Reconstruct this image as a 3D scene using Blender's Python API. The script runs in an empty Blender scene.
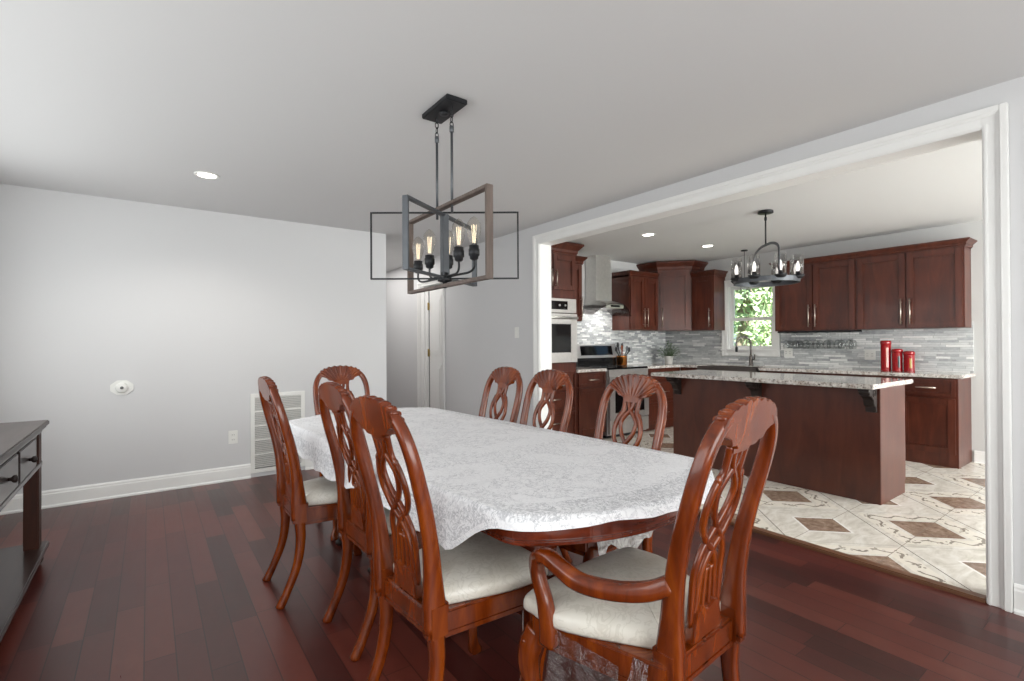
import bpy, bmesh, math, random
from mathutils import Vector, Matrix
random.seed(7)
S = bpy.context.scene
COL = S.collection
PI = math.pi

# ------------------------------------------------------------------ camera
cd = bpy.data.cameras.new('camera'); cam = bpy.data.objects.new('camera', cd); COL.objects.link(cam)
F_PX, YAW, PIT, ROLL, CAM_H = 496.54, .6318, .005, -.0052, 1.243
cd.sensor_width = 36; cd.lens = F_PX / 1024 * 36; cd.clip_start = .05; cd.clip_end = 200
_c, _s = math.cos(YAW), math.sin(YAW)
Fv = Vector((_s * math.cos(PIT), _c * math.cos(PIT), math.sin(PIT)))
Rv = Vector((_c, -_s, 0)); Uv = Rv.cross(Fv)
R2 = Rv * math.cos(ROLL) + Uv * math.sin(ROLL); U2 = Uv * math.cos(ROLL) - Rv * math.sin(ROLL)
cam.matrix_world = Matrix(((R2.x, U2.x, -Fv.x, 0), (R2.y, U2.y, -Fv.y, 0), (R2.z, U2.z, -Fv.z, CAM_H), (0, 0, 0, 1)))
S.camera = cam

# ------------------------------------------------------------------ world, sun, big lights, exposure
S.view_settings.view_transform = 'Standard'; S.view_settings.look = 'None'
S.view_settings.gamma = 1; S.view_settings.use_curve_mapping = False
S.view_settings.exposure = 0.24
W = bpy.data.worlds.new('sky'); S.world = W; W.use_nodes = True
_n = W.node_tree.nodes; _l = W.node_tree.links
_bg = _n['Background']; _sky = _n.new('ShaderNodeTexSky'); _sky.sky_type = 'HOSEK_WILKIE'
_sky.turbidity = 4; _sky.ground_albedo = .4; _sky.sun_direction = (-.45, -.25, .85)
_l.new(_sky.outputs[0], _bg.inputs[0]); _bg.inputs[1].default_value = 3.5

def lamp(name, kind, loc, rot, power, size=None, color=(1, 1, 1), spread=None, spot=None):
    d = bpy.data.lights.new(name, kind); d.energy = power; d.color = color
    if kind == 'AREA':
        d.shape = 'RECTANGLE'; d.size, d.size_y = size
        if spread: d.spread = spread
    elif kind == 'SUN': d.angle = .02
    else:
        d.shadow_soft_size = size or .05
        if spot: d.spot_size, d.spot_blend = spot, .6
    o = bpy.data.objects.new(name, d); COL.objects.link(o); o.location = loc; o.rotation_euler = rot
    return o
lamp('sun', 'SUN', (0, 0, 12), (math.radians(30), math.radians(-42), 0), 14, color=(1, .96, .88))
# added area lamps standing in for daylight from unseen windows (rear, side, near kitchen end)
lamp('daylight_fill_dining', 'AREA', (1.1, -2.15, 1.35), (math.radians(90), 0, 0), 98, (3.4, 1.9), (.98, 1, .975))
lamp('daylight_fill_side', 'AREA', (-1.05, 2.5, 1.52), (0, math.radians(-90), 0), 30, (1.3, 4.2), (.97, 1, 1))
lamp('daylight_fill_kitchen', 'AREA', (5.1, -2.9, 1.35), (math.radians(90), 0, 0), 225, (2.8, 2.0), (.98, 1, .975))
lamp('hall_light', 'AREA', (2.6, 7.0, 2.42), (0, 0, 0), 15, (.8, 2.0), (1, .97, .93))

# ------------------------------------------------------------------ materials
def srgb(h):
    h = h.lstrip('#'); v = [int(h[i:i + 2], 16) / 255 for i in (0, 2, 4)]
    return tuple(c / 12.92 if c <= .04045 else ((c + .055) / 1.055) ** 2.4 for c in v) + (1,)

class NT:
    def __init__(s, name):
        s.m = bpy.data.materials.new(name); s.m.use_nodes = True
        s.t = s.m.node_tree; s.b = s.t.nodes['Principled BSDF']; s.out = s.t.nodes['Material Output']
    def n(s, typ, **kw):
        x = s.t.nodes.new(typ)
        for k, v in kw.items(): setattr(x, k, v)
        return x
    def put(s, sock, v):
        if isinstance(v, bpy.types.NodeSocket): s.t.links.new(v, sock)
        else: sock.default_value = v
    def math(s, op, a, b=0.0, c=None):
        x = s.n('ShaderNodeMath', operation=op); s.put(x.inputs[0], a); s.put(x.inputs[1], b)
        if c is not None: s.put(x.inputs[2], c)
        return x.outputs[0]
    def mix(s, f, a, b, blend='MIX'):
        x = s.n('ShaderNodeMix', data_type='RGBA', blend_type=blend)
        s.put(x.inputs[0], f); s.put(x.inputs[6], a); s.put(x.inputs[7], b); return x.outputs[2]
    def ramp(s, f, stops, interp='LINEAR'):
        x = s.n('ShaderNodeValToRGB'); s.put(x.inputs[0], f); r = x.color_ramp; r.interpolation = interp
        while len(r.elements) < len(stops): r.elements.new(.5)
        for e, (p, c) in zip(r.elements, stops): e.position = p; e.color = c
        return x.outputs[0]
    def coord(s, which='Object'): return s.n('ShaderNodeTexCoord').outputs[which]
    def mapped(s, vec, scale=(1, 1, 1), rot=(0, 0, 0), loc=(0, 0, 0)):
        x = s.n('ShaderNodeMapping'); s.put(x.inputs[0], vec)
        x.inputs[1].default_value = loc; x.inputs[2].default_value = rot; x.inputs[3].default_value = scale
        return x.outputs[0]
    def noise(s, vec, scale, detail=3, rough=.5, dist=0):
        x = s.n('ShaderNodeTexNoise'); s.put(x.inputs['Vector'], vec); x.inputs['Scale'].default_value = scale
        x.inputs['Detail'].default_value = detail; x.inputs['Roughness'].default_value = rough; x.inputs['Distortion'].default_value = dist
        return x.outputs[0]
    def xyz(s, vec):
        x = s.n('ShaderNodeSeparateXYZ'); s.put(x.inputs[0], vec); return x.outputs
    def comb(s, a, b, c=0.0):
        x = s.n('ShaderNodeCombineXYZ'); s.put(x.inputs[0], a); s.put(x.inputs[1], b); s.put(x.inputs[2], c); return x.outputs[0]
    def white(s, vec):
        x = s.n('ShaderNodeTexWhiteNoise', noise_dimensions='3D'); s.put(x.inputs[0], vec); return x.outputs[0]
    def bump(s, h, strength=.2, dist=.01):
        x = s.n('ShaderNodeBump'); x.inputs['Strength'].default_value = strength; x.inputs['Distance'].default_value = dist
        s.put(x.inputs['Height'], h); s.t.links.new(x.outputs[0], s.b.inputs['Normal'])
    def set(s, **kw):
        N = dict(color='Base Color', rough='Roughness', metal='Metallic', coat='Coat Weight', coat_rough='Coat Roughness', spec='Specular IOR Level',
                 trans='Transmission Weight', ior='IOR', alpha='Alpha', emit='Emission Color', emit_s='Emission Strength', sheen='Sheen Weight')
        for k, v in kw.items(): s.put(s.b.inputs[N[k]], v)
        return s

def plain(name, hexc, rough=.5, metal=0, var=.04, scale=9, **kw):
    t = NT(name); c = srgb(hexc)
    nz = t.noise(t.coord(), scale, 3)
    lo = tuple(max(0, v * (1 - var)) for v in c[:3]) + (1,); hi = tuple(min(1, v * (1 + var)) for v in c[:3]) + (1,)
    t.set(color=t.ramp(nz, [(.3, lo), (.7, hi)]), rough=rough, metal=metal, **kw)
    return t.m

def wood(name, dark, mid, light, grain=(30, 30, 2.5), rough=.28, coat=.35, axis_rot=(0, 0, 0), spec=.5):
    t = NT(name); v = t.mapped(t.coord(), grain, axis_rot)
    a = t.noise(v, 1.0, 6, .6, .8); b = t.noise(t.mapped(t.coord(), (3, 3, 3)), 1.2, 2)
    f = t.math('ADD', t.math('MULTIPLY', a, .7), t.math('MULTIPLY', b, .3))
    t.set(color=t.ramp(f, [(.3, srgb(dark)), (.5, srgb(mid)), (.7, srgb(light))]), rough=rough, coat=coat, coat_rough=.12, spec=spec)
    t.bump(a, .05, .004)
    return t.m

def wall_paint(name, hexc, rough=.75):
    t = NT(name); nz = t.noise(t.coord(), 180, 2)
    t.set(color=srgb(hexc), rough=rough, spec=.25); t.bump(nz, .04, .003); return t.m

M = {}
M['wall'] = wall_paint('wall_paint_grey', '#d0d0d1')
M['ceiling'] = wall_paint('ceiling_paint', '#d8d8d8', .85)
M['kwall'] = wall_paint('kitchen_wall_paint', '#c9c9c8')
M['trim'] = plain('trim_white', '#ececea', .35, var=.01)
M['chairwood'] = wood('chair_cherry', '#3b1403', '#6c2a06', '#90430b', (18, 18, 3.5), .24, .3)
M['tablewood'] = wood('table_cherry', '#3f150a', '#632510', '#7a3317', (3, 25, 25), .2, .5)
M['cabinet'] = wood('cabinet_cherry', '#371710', '#4e2316', '#633122', (14, 14, 2.2), .36, .12)
M['island'] = wood('island_cherry', '#3f1a10', '#4e2315', '#5a2c1c', (10, 10, 2), .38, .15)
M['espresso'] = wood('espresso_wood', '#231613', '#2f1f1b', '#3b2723', (20, 2, 20), .3, .4)
M['consoletop'] = wood('espresso_top_sheen', '#39322f', '#443b38', '#4f4541', (20, 2, 20), .42, .1)  # reflected light on the top is put into this lighter colour
M['consoleleg'] = wood('console_leg_wood', '#2e1409', '#401c0d', '#4f2512', (25, 25, 2), .5, 0, spec=.3)
M['steel'] = plain('brushed_steel', '#d0cecb', .36, .9, .05, 30)
M['nickel'] = plain('brushed_nickel', '#c9bfb4', .3, 1, .03, 30)
M['dark_steel'] = plain('sink_steel', '#77716e', .4, 1, .05, 20)
M['blackmetal'] = plain('black_metal', '#26272a', .42, .4, .08, 30)
M['graymetal'] = plain('grey_metal', '#5b5e62', .45, .6, .06, 30)
M['blackglass'] = plain('black_glass', '#0b0c0e', .06, 0, .0, 5)
M['brownwood'] = wood('weathered_brown', '#4a403b', '#61544d', '#74665e', (30, 30, 4), .6, 0)
M['bracket'] = plain('bracket_iron', '#241a17', .5, .2, .1, 25)
M['brass'] = plain('hinge_brass', '#a58f5c', .35, 1)
M['plastic_white'] = plain('plate_plastic', '#e6e6e2', .35, var=.01)
M['dark'] = plain('dark_gap', '#121110', .7)
M['red'] = plain('red_lacquer', '#94060f', .12, coat=.6)
M['pot'] = plain('white_pot', '#dcdad5', .4)
M['copper'] = plain('copper', '#b9793f', .25, 1)
M['green'] = plain('herb_green', '#49603a', .6, var=.3, scale=40)
M['threshold'] = plain('threshold_brown', '#6b4a36', .35)
M['slot'] = plain('slot_grey', '#6c6c6a', .6)
M['flour'] = plain('flour_window', '#dba79c', .15)
M['coffee'] = plain('coffee_window', '#3a3436', .15)
M['grain'] = plain('grain_window', '#a8823f', .15)

def glass(name, tint=(1, 1, 1, 1), refl=.35):
    t = NT(name)
    g = t.n('ShaderNodeBsdfGlossy'); g.inputs['Roughness'].default_value = .03
    tr = t.n('ShaderNodeBsdfTransparent'); tr.inputs[0].default_value = tint
    fr = t.n('ShaderNodeLayerWeight'); fr.inputs[0].default_value = .5
    f3 = t.math('ADD', t.math('MULTIPLY', t.math('POWER', fr.outputs['Facing'], 3.0), refl), .03)
    mx = t.n('ShaderNodeMixShader'); t.put(mx.inputs[0], f3); t.put(mx.inputs[1], tr.outputs[0]); t.put(mx.inputs[2], g.outputs[0])
    t.put(t.out.inputs[0], mx.outputs[0]); return t.m
M['glass'] = glass('clear_glass', (.96, .97, .97, 1), .6)
M['pane'] = glass('window_glass', (.98, 1, .98, 1))
M['ribbed'] = glass('ribbed_glass', (.92, .92, .92, 1), 1.1)
M['bulb_glass'] = glass('bulb_glass', (.95, .93, .9, 1), .9)
M['smoke'] = glass('hood_glass', (.62, .6, .6, 1))
def film(name, body):
    t = NT(name); nz = t.noise(t.coord(), 16, 5, .6, 1.5)
    g = t.n('ShaderNodeBsdfGlossy'); g.inputs['Roughness'].default_value = .12; bp = t.n('ShaderNodeBump'); bp.inputs['Strength'].default_value = 1; bp.inputs['Distance'].default_value = .03
    t.put(bp.inputs['Height'], nz); t.t.links.new(bp.outputs[0], g.inputs['Normal'])
    tr = t.n('ShaderNodeBsdfTransparent'); tr.inputs[0].default_value = (.9, .88, .88, 1); mx = t.n('ShaderNodeMixShader')
    lw = t.n('ShaderNodeLayerWeight'); lw.inputs[0].default_value = .5; t.t.links.new(bp.outputs[0], lw.inputs['Normal'])
    t.put(mx.inputs[0], t.math('ADD', t.math('MULTIPLY', t.math('POWER', lw.outputs['Facing'], 2.0), .7), body)); t.put(mx.inputs[1], tr.outputs[0]); t.put(mx.inputs[2], g.outputs[0])
    t.put(t.out.inputs[0], mx.outputs[0]); return t.m
_ft = NT('plastic_film_folded'); _fn = _ft.noise(_ft.coord(), 26, 4, .6, 1.5)
_ft.set(color=_ft.ramp(_fn, [(.35, srgb('#8d8985')), (.65, srgb('#e4e1dd'))]), rough=.16, alpha=.85, spec=.9, coat=.5); _ft.bump(_fn, 1, .03); M['film_thick'] = _ft.m
M['film'] = film('plastic_film', .12)
def emit(name, col, st):
    t = NT(name); t.set(color=(0, 0, 0, 1), emit=col, emit_s=st); return t.m
M['lampglow'] = emit('lamp_glow', (1, .95, .87, 1), 9)
M['fillglow'] = emit('fill_glow_pane', (.97, 1, 1, 1), .9)  # added glow for the unseen window panes, no sky behind them
M['bulbwarm'] = emit('candle_bulb_glow', (1, .95, .88, 1), 1.6)
M['filament'] = emit('filament_glow', (1, .84, .58, 1), 2.0)

def hardwood():
    t = NT('hardwood_planks'); x, y, z = t.xyz(t.coord())
    W_ = .104
    rx = t.math('DIVIDE', t.math('ADD', x, 10.0), W_); row = t.math('FLOOR', rx)
    rnd = t.white(t.comb(row, 3.3, 1.7)); ln = t.math('ADD', t.math('MULTIPLY', t.white(t.comb(row, 9.1, 4.2)), .42), .42)
    ry = t.math('DIVIDE', t.math('ADD', y, t.math('MULTIPLY', rnd, 7.0)), ln); cell = t.math('FLOOR', ry)
    c = t.white(t.comb(row, cell, 5.5)); c2 = t.white(t.comb(row, cell, 8.5))
    g = t.noise(t.comb(t.math('MULTIPLY', x, 38), t.math('ADD', t.math('MULTIPLY', y, 2.6), t.math('MULTIPLY', c, 40)), c2), 1, 5, .6, .6)
    blot = t.noise(t.comb(t.math('MULTIPLY', x, 9), t.math('MULTIPLY', y, 5), c), 1, 3, .6, .4)
    f = t.math('ADD', t.math('MULTIPLY', c, .62), t.math('ADD', t.math('MULTIPLY', g, .16), t.math('MULTIPLY', blot, .26)))
    colr = t.ramp(f, [(.12, srgb('#281614')), (.3, srgb('#401a16')), (.55, srgb('#52231e')), (.8, srgb('#622e25')), (.98, srgb('#724034'))])
    fx = t.math('FRACT', rx); fy = t.math('FRACT', ry)
    ex = t.math('MINIMUM', fx, t.math('SUBTRACT', 1.0, fx)); ey = t.math('MINIMUM', fy, t.math('SUBTRACT', 1.0, fy))
    gap = t.math('MAXIMUM', t.math('LESS_THAN', ex, .022), t.math('LESS_THAN', ey, .003))
    colr = t.mix(t.math('MULTIPLY', gap, .7), colr, srgb('#150706'))
    t.set(color=colr, rough=t.math('ADD', t.math('MULTIPLY', g, .1), .25), spec=.5)
    t.bump(t.math('SUBTRACT', t.math('MULTIPLY', blot, .1), gap), .1, .0015); return t.m
M['hardwood'] = hardwood()

def tiles():
    t = NT('patterned_floor_tile'); x, y, z = t.xyz(t.coord())
    P_ = .628; U0, V0 = 3.308, -1.852
    u = t.math('MULTIPLY', t.math('ADD', x, y), .70711); v = t.math('MULTIPLY', t.math('SUBTRACT', y, x), .70711)
    ru = t.math('DIVIDE', t.math('SUBTRACT', u, U0), P_); rv = t.math('DIVIDE', t.math('SUBTRACT', v, V0), P_)
    iu = t.math('FLOOR', ru); iv = t.math('FLOOR', rv); fu = t.math('FRACT', ru); fv = t.math('FRACT', rv)
    au = t.math('ABSOLUTE', t.math('SUBTRACT', fu, .5)); av = t.math('ABSOLUTE', t.math('SUBTRACT', fv, .5))
    d = t.math('MAXIMUM', au, av)                                   # 0 centre .. .5 edge of the square
    par = t.math('MODULO', t.math('ADD', t.math('ADD', iu, iv), 40.0), 2.0)   # 1: scroll tile
    stone = t.noise(t.mapped(t.coord(), (6, 14, 6), (0, 0, .3)), 1, 5, .6, 1.2)
    base = t.ramp(stone, [(.3, srgb('#c6bfb3')), (.5, srgb('#dcd6cc')), (.7, srgb('#ebe7e0'))])
    rosen = t.noise(t.coord(), 26, 4, .7); rose = t.ramp(rosen, [(.3, srgb('#75604f')), (.5, srgb('#8f7868')), (.7, srgb('#ab9585'))])
    rs = t.math('ADD', .198, t.math('MULTIPLY', par, .03))
    inr = t.math('LESS_THAN', d, rs); ring = t.math('MULTIPLY', t.math('LESS_THAN', d, t.math('ADD', rs, .022)), t.math('SUBTRACT', 1.0, inr))
    col = t.mix(t.math('MULTIPLY', ring, t.math('SUBTRACT', 1.0, par)), base, srgb('#f1eee9'))
    # scroll band
    band = t.math('MULTIPLY', t.math('GREATER_THAN', d, .27), t.math('LESS_THAN', d, .435)); band = t.math('MULTIPLY', band, par)
    col = t.mix(t.math('MULTIPLY', band, .7), col, srgb('#eae3d6'))
    along = t.mix(t.math('GREATER_THAN', au, av), t.comb(fu, fu, fu), t.comb(fv, fv, fv))
    al = t.xyz(along)[0]
    wv = t.math('MULTIPLY', t.math('SINE', t.math('MULTIPLY', al, 25.13)), .034)
    wob = t.math('MULTIPLY', t.math('SUBTRACT', t.noise(t.coord(), 22, 3), .5), .05)
    off = t.math('ABSOLUTE', t.math('SUBTRACT', t.math('SUBTRACT', t.math('SUBTRACT', d, .352), wv), wob))
    stem_ = t.math('LESS_THAN', off, .014)
    vor = t.n('ShaderNodeTexVoronoi'); t.put(vor.inputs['Vector'], t.coord()); vor.inputs['Scale'].default_value = 34
    leaf = t.math('MULTIPLY', t.math('LESS_THAN', vor.outputs[0], .3), t.math('LESS_THAN', off, .05))
    leaf = t.math('MULTIPLY', leaf, t.math('GREATER_THAN', t.math('FRACT', t.math('MULTIPLY', al, 3.0)), .3))
    stem_ = t.math('MULTIPLY', stem_, t.math('GREATER_THAN', t.noise(t.coord(), 11, 2), .44))
    scr = t.math('MULTIPLY', band, t.math('MAXIMUM', stem_, leaf))
    col = t.mix(t.math('MULTIPLY', scr, .8), col, srgb('#746a5e'))
    col = t.mix(inr, col, rose)
    # pattern line outside the band, grout lines
    gv = t.math('LESS_THAN', t.math('SUBTRACT', .5, av), .0052); gu = t.math('LESS_THAN', t.math('SUBTRACT', .5, au), .004)
    g45 = t.math('LESS_THAN', t.math('ABSOLUTE', t.math('SUBTRACT', t.math('FRACT', t.math('DIVIDE', t.math('SUBTRACT', y, 1.03), .444)), .0)), .009)
    g45 = t.math('MULTIPLY', g45, t.math('SUBTRACT', 1.0, t.math('MULTIPLY', inr, t.math('SUBTRACT', 1.0, par))))
    col = t.mix(t.math('MULTIPLY', gu, .55), col, srgb('#8d857b'))
    col = t.mix(t.math('MULTIPLY', g45, .8), col, srgb('#83766a'))
    col = t.mix(t.math('MULTIPLY', gv, .9), col, srgb('#6c655f'))
    t.set(color=col, rough=.24, spec=.5)
    t.bump(t.math('MAXIMUM', gv, g45), -.15, .002); return t.m
M['tile'] = tiles()

def mosaic(name, ax, rowh, tl, dk, strip):
    t = NT(name); o = t.xyz(t.coord()); h = o[ax]; z = o[2]
    rz = t.math('DIVIDE', z, rowh); row = t.math('FLOOR', rz)
    r1 = t.white(t.comb(row, 2.2, 7.7)); ln = t.math('ADD', t.math('MULTIPLY', t.white(t.comb(row, 5.2, 1.7)), tl * .8), tl * .6)
    rx = t.math('DIVIDE', t.math('ADD', h, t.math('MULTIPLY', r1, 3.0)), ln); cell = t.math('FLOOR', rx)
    c = t.white(t.comb(row, cell, 3.1))
    col = t.ramp(c, [(0, srgb('#94979b')), (dk, srgb('#b4b7b9')), (.45, srgb('#cacdcd')), (.7, srgb('#d9dbda')), (strip, srgb('#f8f8f6'))], 'CONSTANT')
    nz = t.noise(t.mapped(t.coord(), (25, 25, 60)), 1, 4, .6); col = t.mix(.35, col, t.ramp(nz, [(.3, srgb('#8f9295')), (.7, srgb('#e6e7e6'))]))
    fz = t.math('FRACT', rz); fx = t.math('FRACT', rx)
    ez = t.math('MINIMUM', fz, t.math('SUBTRACT', 1.0, fz)); ex = t.math('MINIMUM', fx, t.math('SUBTRACT', 1.0, fx))
    gap = t.math('MAXIMUM', t.math('LESS_THAN', ez, .07), t.math('LESS_THAN', ex, .012))
    col = t.mix(t.math('MULTIPLY', gap, .6), col, srgb('#8f908f'))
    t.set(color=col, rough=t.math('ADD', t.math('MULTIPLY', c, .2), .12), spec=.6); t.bump(t.math('SUBTRACT', t.math('MULTIPLY', c, .4), gap), .3, .003); return t.m
M['mosaic_range'] = mosaic('linear_mosaic_range', 0, .024, .11, .3, .82)
M['mosaic_window'] = mosaic('linear_mosaic_window', 1, .0245, .2, .16, .84)

def granite():
    t = NT('speckled_granite')
    a = t.noise(t.coord(), 34, 5, .7); b = t.noise(t.mapped(t.coord(), loc=(7, 3, 1)), 62, 4, .75); c = t.noise(t.coord(), 9, 3)
    col = t.ramp(a, [(.34, srgb('#7b716b')), (.44, srgb('#b9b1aa')), (.55, srgb('#d8d4cf')), (.7, srgb('#ebe9e5'))])
    col = t.mix(t.math('GREATER_THAN', b, .60), col, srgb('#2e2826'))
    col = t.mix(t.math('MULTIPLY', t.math('GREATER_THAN', c, .60), .35), col, srgb('#a38c80'))
    t.set(color=col, rough=.07, spec=.6); return t.m
M['granite'] = granite()

def lace():
    t = NT('white_lace'); v = t.coord()
    w = t.n('ShaderNodeTexVoronoi', feature='DISTANCE_TO_EDGE'); nz = t.n('ShaderNodeTexNoise'); t.put(nz.inputs['Vector'], v); nz.inputs['Scale'].default_value = 9; nz.inputs['Detail'].default_value = 3
    dv = t.n('ShaderNodeMix', data_type='VECTOR'); dv.inputs[0].default_value = .12; t.put(dv.inputs[4], v); t.put(dv.inputs[5], nz.outputs['Color'])
    t.put(w.inputs['Vector'], dv.outputs[1]); w.inputs['Scale'].default_value = 23
    line = t.math('LESS_THAN', w.outputs[0], .05)
    n2 = t.noise(v, 17, 4, .6, 2.5); scroll = t.math('LESS_THAN', t.math('ABSOLUTE', t.math('SUBTRACT', n2, .5)), .017)
    patch = t.math('GREATER_THAN', t.noise(v, 5, 2), .45)
    mask = t.math('MULTIPLY', t.math('MAXIMUM', t.math('MULTIPLY', line, .35), scroll), t.math('ADD', t.math('MULTIPLY', patch, .6), .4))
    net = t.n('ShaderNodeTexVoronoi'); t.put(net.inputs['Vector'], v); net.inputs['Scale'].default_value = 260
    col = t.mix(t.math('MULTIPLY', mask, .55), srgb('#f0f0f2'), srgb('#9a9ba2'))
    col = t.mix(t.math('MULTIPLY', net.outputs[0], .12), col, srgb('#b8b8c0'))
    at = t.n('ShaderNodeAttribute', attribute_name='hem_distance'); e = at.outputs['Fac']
    bandm = t.math('MULTIPLY', t.math('GREATER_THAN', e, .022), t.math('LESS_THAN', e, .105))
    n3 = t.noise(v, 21, 3, .5, 3.0); curl = t.math('LESS_THAN', t.math('ABSOLUTE', t.math('SUBTRACT', n3, .5)), .045)
    col = t.mix(t.math('MULTIPLY', t.math('MULTIPLY', bandm, curl), .42), col, srgb('#8c8d94'))
    t.set(color=col, rough=.85, spec=.2, sheen=.1); t.bump(t.math('ADD', t.math('MULTIPLY', mask, -1.0), t.math('MULTIPLY', n2, .3)), .35, .004); return t.m
M['lace'] = lace()

def brocade():
    t = NT('cream_brocade'); v = t.coord()
    n2 = t.noise(v, 15, 3, .5, 2.0); s = t.math('LESS_THAN', t.math('ABSOLUTE', t.math('SUBTRACT', n2, .5)), .03)
    big = t.noise(v, 6, 3)
    col = t.ramp(big, [(.35, srgb('#cdc7bb')), (.65, srgb('#dfdbd2'))]); col = t.mix(t.math('MULTIPLY', s, .28), col, srgb('#b0a99b'))
    t.set(color=col, rough=.38, spec=.5, coat=.25, coat_rough=.2); t.bump(n2, .15, .006); return t.m
M['brocade'] = brocade()

# ------------------------------------------------------------------ geometry helpers
def quad_box(bm, x0, y0, z0, x1, y1, z1, bev=0.0, seg=2):
    t = bmesh.new(); bmesh.ops.create_cube(t, size=1)
    for v in t.verts: v.co = Vector(((x0 + x1) / 2 + v.co.x * (x1 - x0), (y0 + y1) / 2 + v.co.y * (y1 - y0), (z0 + z1) / 2 + v.co.z * (z1 - z0)))
    if bev: bmesh.ops.bevel(t, geom=t.edges[:], offset=min(bev, .45 * min(abs(x1 - x0), abs(y1 - y0), abs(z1 - z0))), segments=seg, affect='EDGES', clamp_overlap=True)
    merge(bm, t)
def merge(bm, t, mat=None):
    mp = {}
    for v in t.verts: mp[v] = bm.verts.new(mat @ v.co if mat else v.co)
    for f in t.faces:
        try: nf = bm.faces.new([mp[v] for v in f.verts]); nf.smooth = f.smooth
        except ValueError: pass
    t.free()
def cat(pts, n=8, closed=False):
    P = [Vector(p) for p in pts]; out = []; m = len(P)
    for i in range(m if closed else m - 1):
        p0 = P[(i - 1) % m] if closed or i > 0 else P[i] * 2 - P[i + 1]
        p1, p2 = P[i], P[(i + 1) % m]; p3 = P[(i + 2) % m] if closed or i + 2 < m else P[i + 1] * 2 - P[i]
        for k in range(n):
            t = k / n
            out.append(.5 * ((2 * p1) + (p2 - p0) * t + (2 * p0 - 5 * p1 + 4 * p2 - p3) * t * t + (3 * p1 - p0 - 3 * p2 + p3) * t ** 3))
    if not closed: out.append(P[-1])
    return out
def profile(kind, n=10):
    if kind == 'rect': return [(-1, -1), (1, -1), (1, 1), (-1, 1)]
    e = 1.0 if kind == 'round' else .55
    o = []
    for i in range(n):
        a = 2 * PI * (i + .5) / n; c, s = math.cos(a), math.sin(a)
        o.append((math.copysign(abs(c) ** e, c), math.copysign(abs(s) ** e, s)))
    return o
def sweep(bm, pts, size, prof='soft', up=(0, 0, 1), closed=False, n=10, smooth=True):
    """size: (w,h) or list; w is measured across (tangent x up), h along up"""
    P = [Vector(p) for p in pts]; m = len(P); pr = profile(prof, n); rings = []; up0 = Vector(up).normalized(); last = None
    for i in range(m):
        a = P[(i - 1) % m] if closed or i > 0 else P[i]; b = P[(i + 1) % m] if closed or i < m - 1 else P[i]
        t = (b - a).normalized(); s = t.cross(up0)
        if s.length < 1e-3: s = last if last is not None else t.orthogonal()
        s = s.normalized(); last = s; nn = s.cross(t).normalized()
        if isinstance(size, (int, float)): w = h = size
        elif isinstance(size, tuple): w, h = size
        else:
            f = i / (m if closed else m - 1) * (len(size) - 1); k = min(int(f), len(size) - 2); q = f - k
            A, B = size[k], size[k + 1]
            A = A if isinstance(A, tuple) else (A, A); B = B if isinstance(B, tuple) else (B, B)
            w, h = A[0] * (1 - q) + B[0] * q, A[1] * (1 - q) + B[1] * q
        rings.append([bm.verts.new(P[i] + s * (w / 2 * cx) + nn * (h / 2 * cy)) for cx, cy in pr])
    L = len(pr)
    for i in range(m if closed else m - 1):
        A, B = rings[i], rings[(i + 1) % m]
        for k in range(L):
            f = bm.faces.new((A[k], A[(k + 1) % L], B[(k + 1) % L], B[k])); f.smooth = smooth and prof != 'rect'
    if not closed:
        bm.faces.new(rings[0][::-1]); bm.faces.new(rings[-1])
def lathe(bm, prof, center=(0, 0, 0), n=20, axis='z', mat=None):
    """prof: list of (r, h)"""
    C = Vector(center); rings = []
    def P(r, h, a):
        c, s = r * math.cos(a), r * math.sin(a)
        p = Vector((c, s, h)) if axis == 'z' else Vector((h, c, s)) if axis == 'x' else Vector((s, h, c))
        p = p + C
        return mat @ p if mat else p
    for r, h in prof:
        if r < 1e-5: rings.append([bm.verts.new(P(0, h, 0))])
        else: rings.append([bm.verts.new(P(r, h, 2 * PI * k / n)) for k in range(n)])
    for A, B in zip(rings, rings[1:]):
        for k in range(n):
            if len(A) == 1 and len(B) == 1: continue
            q = [A[0]] if len(A) == 1 else [A[k], A[(k + 1) % n]]
            q += [B[0]] if len(B) == 1 else [B[(k + 1) % n], B[k]]
            f = bm.faces.new(q); f.smooth = True
    if len(rings[0]) > 1: bm.faces.new(rings[0][::-1])
    if len(rings[-1]) > 1: bm.faces.new(rings[-1])
def prism(bm, poly, z0, z1, bev=0.0, fn=None, top_inset=0):
    """polygon (x,y) extruded in z; fn maps Vector->Vector"""
    t = bmesh.new(); A = [t.verts.new((x, y, z0)) for x, y in poly]; B = [t.verts.new((x, y, z1)) for x, y in poly]
    n = len(poly); t.faces.new(A[::-1]); t.faces.new(B)
    for k in range(n): t.faces.new((A[k], A[(k + 1) % n], B[(k + 1) % n], B[k]))
    bmesh.ops.recalc_face_normals(t, faces=t.faces[:])
    if bev:
        bmesh.ops.bevel(t, geom=[e for e in t.edges], offset=bev, segments=2, affect='EDGES', clamp_overlap=True)
    if fn:
        for v in t.verts: v.co = fn(v.co)
    merge(bm, t)
def ball(bm, c, r, sc=(1, 1, 1), u=12, v=8):
    t = bmesh.new(); bmesh.ops.create_uvsphere(t, u_segments=u, v_segments=v, radius=r)
    for f in t.faces: f.smooth = True
    merge(bm, t, Matrix.Translation(Vector(c)) @ Matrix.Diagonal((*sc, 1)))
def BM(): return bmesh.new()

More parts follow.
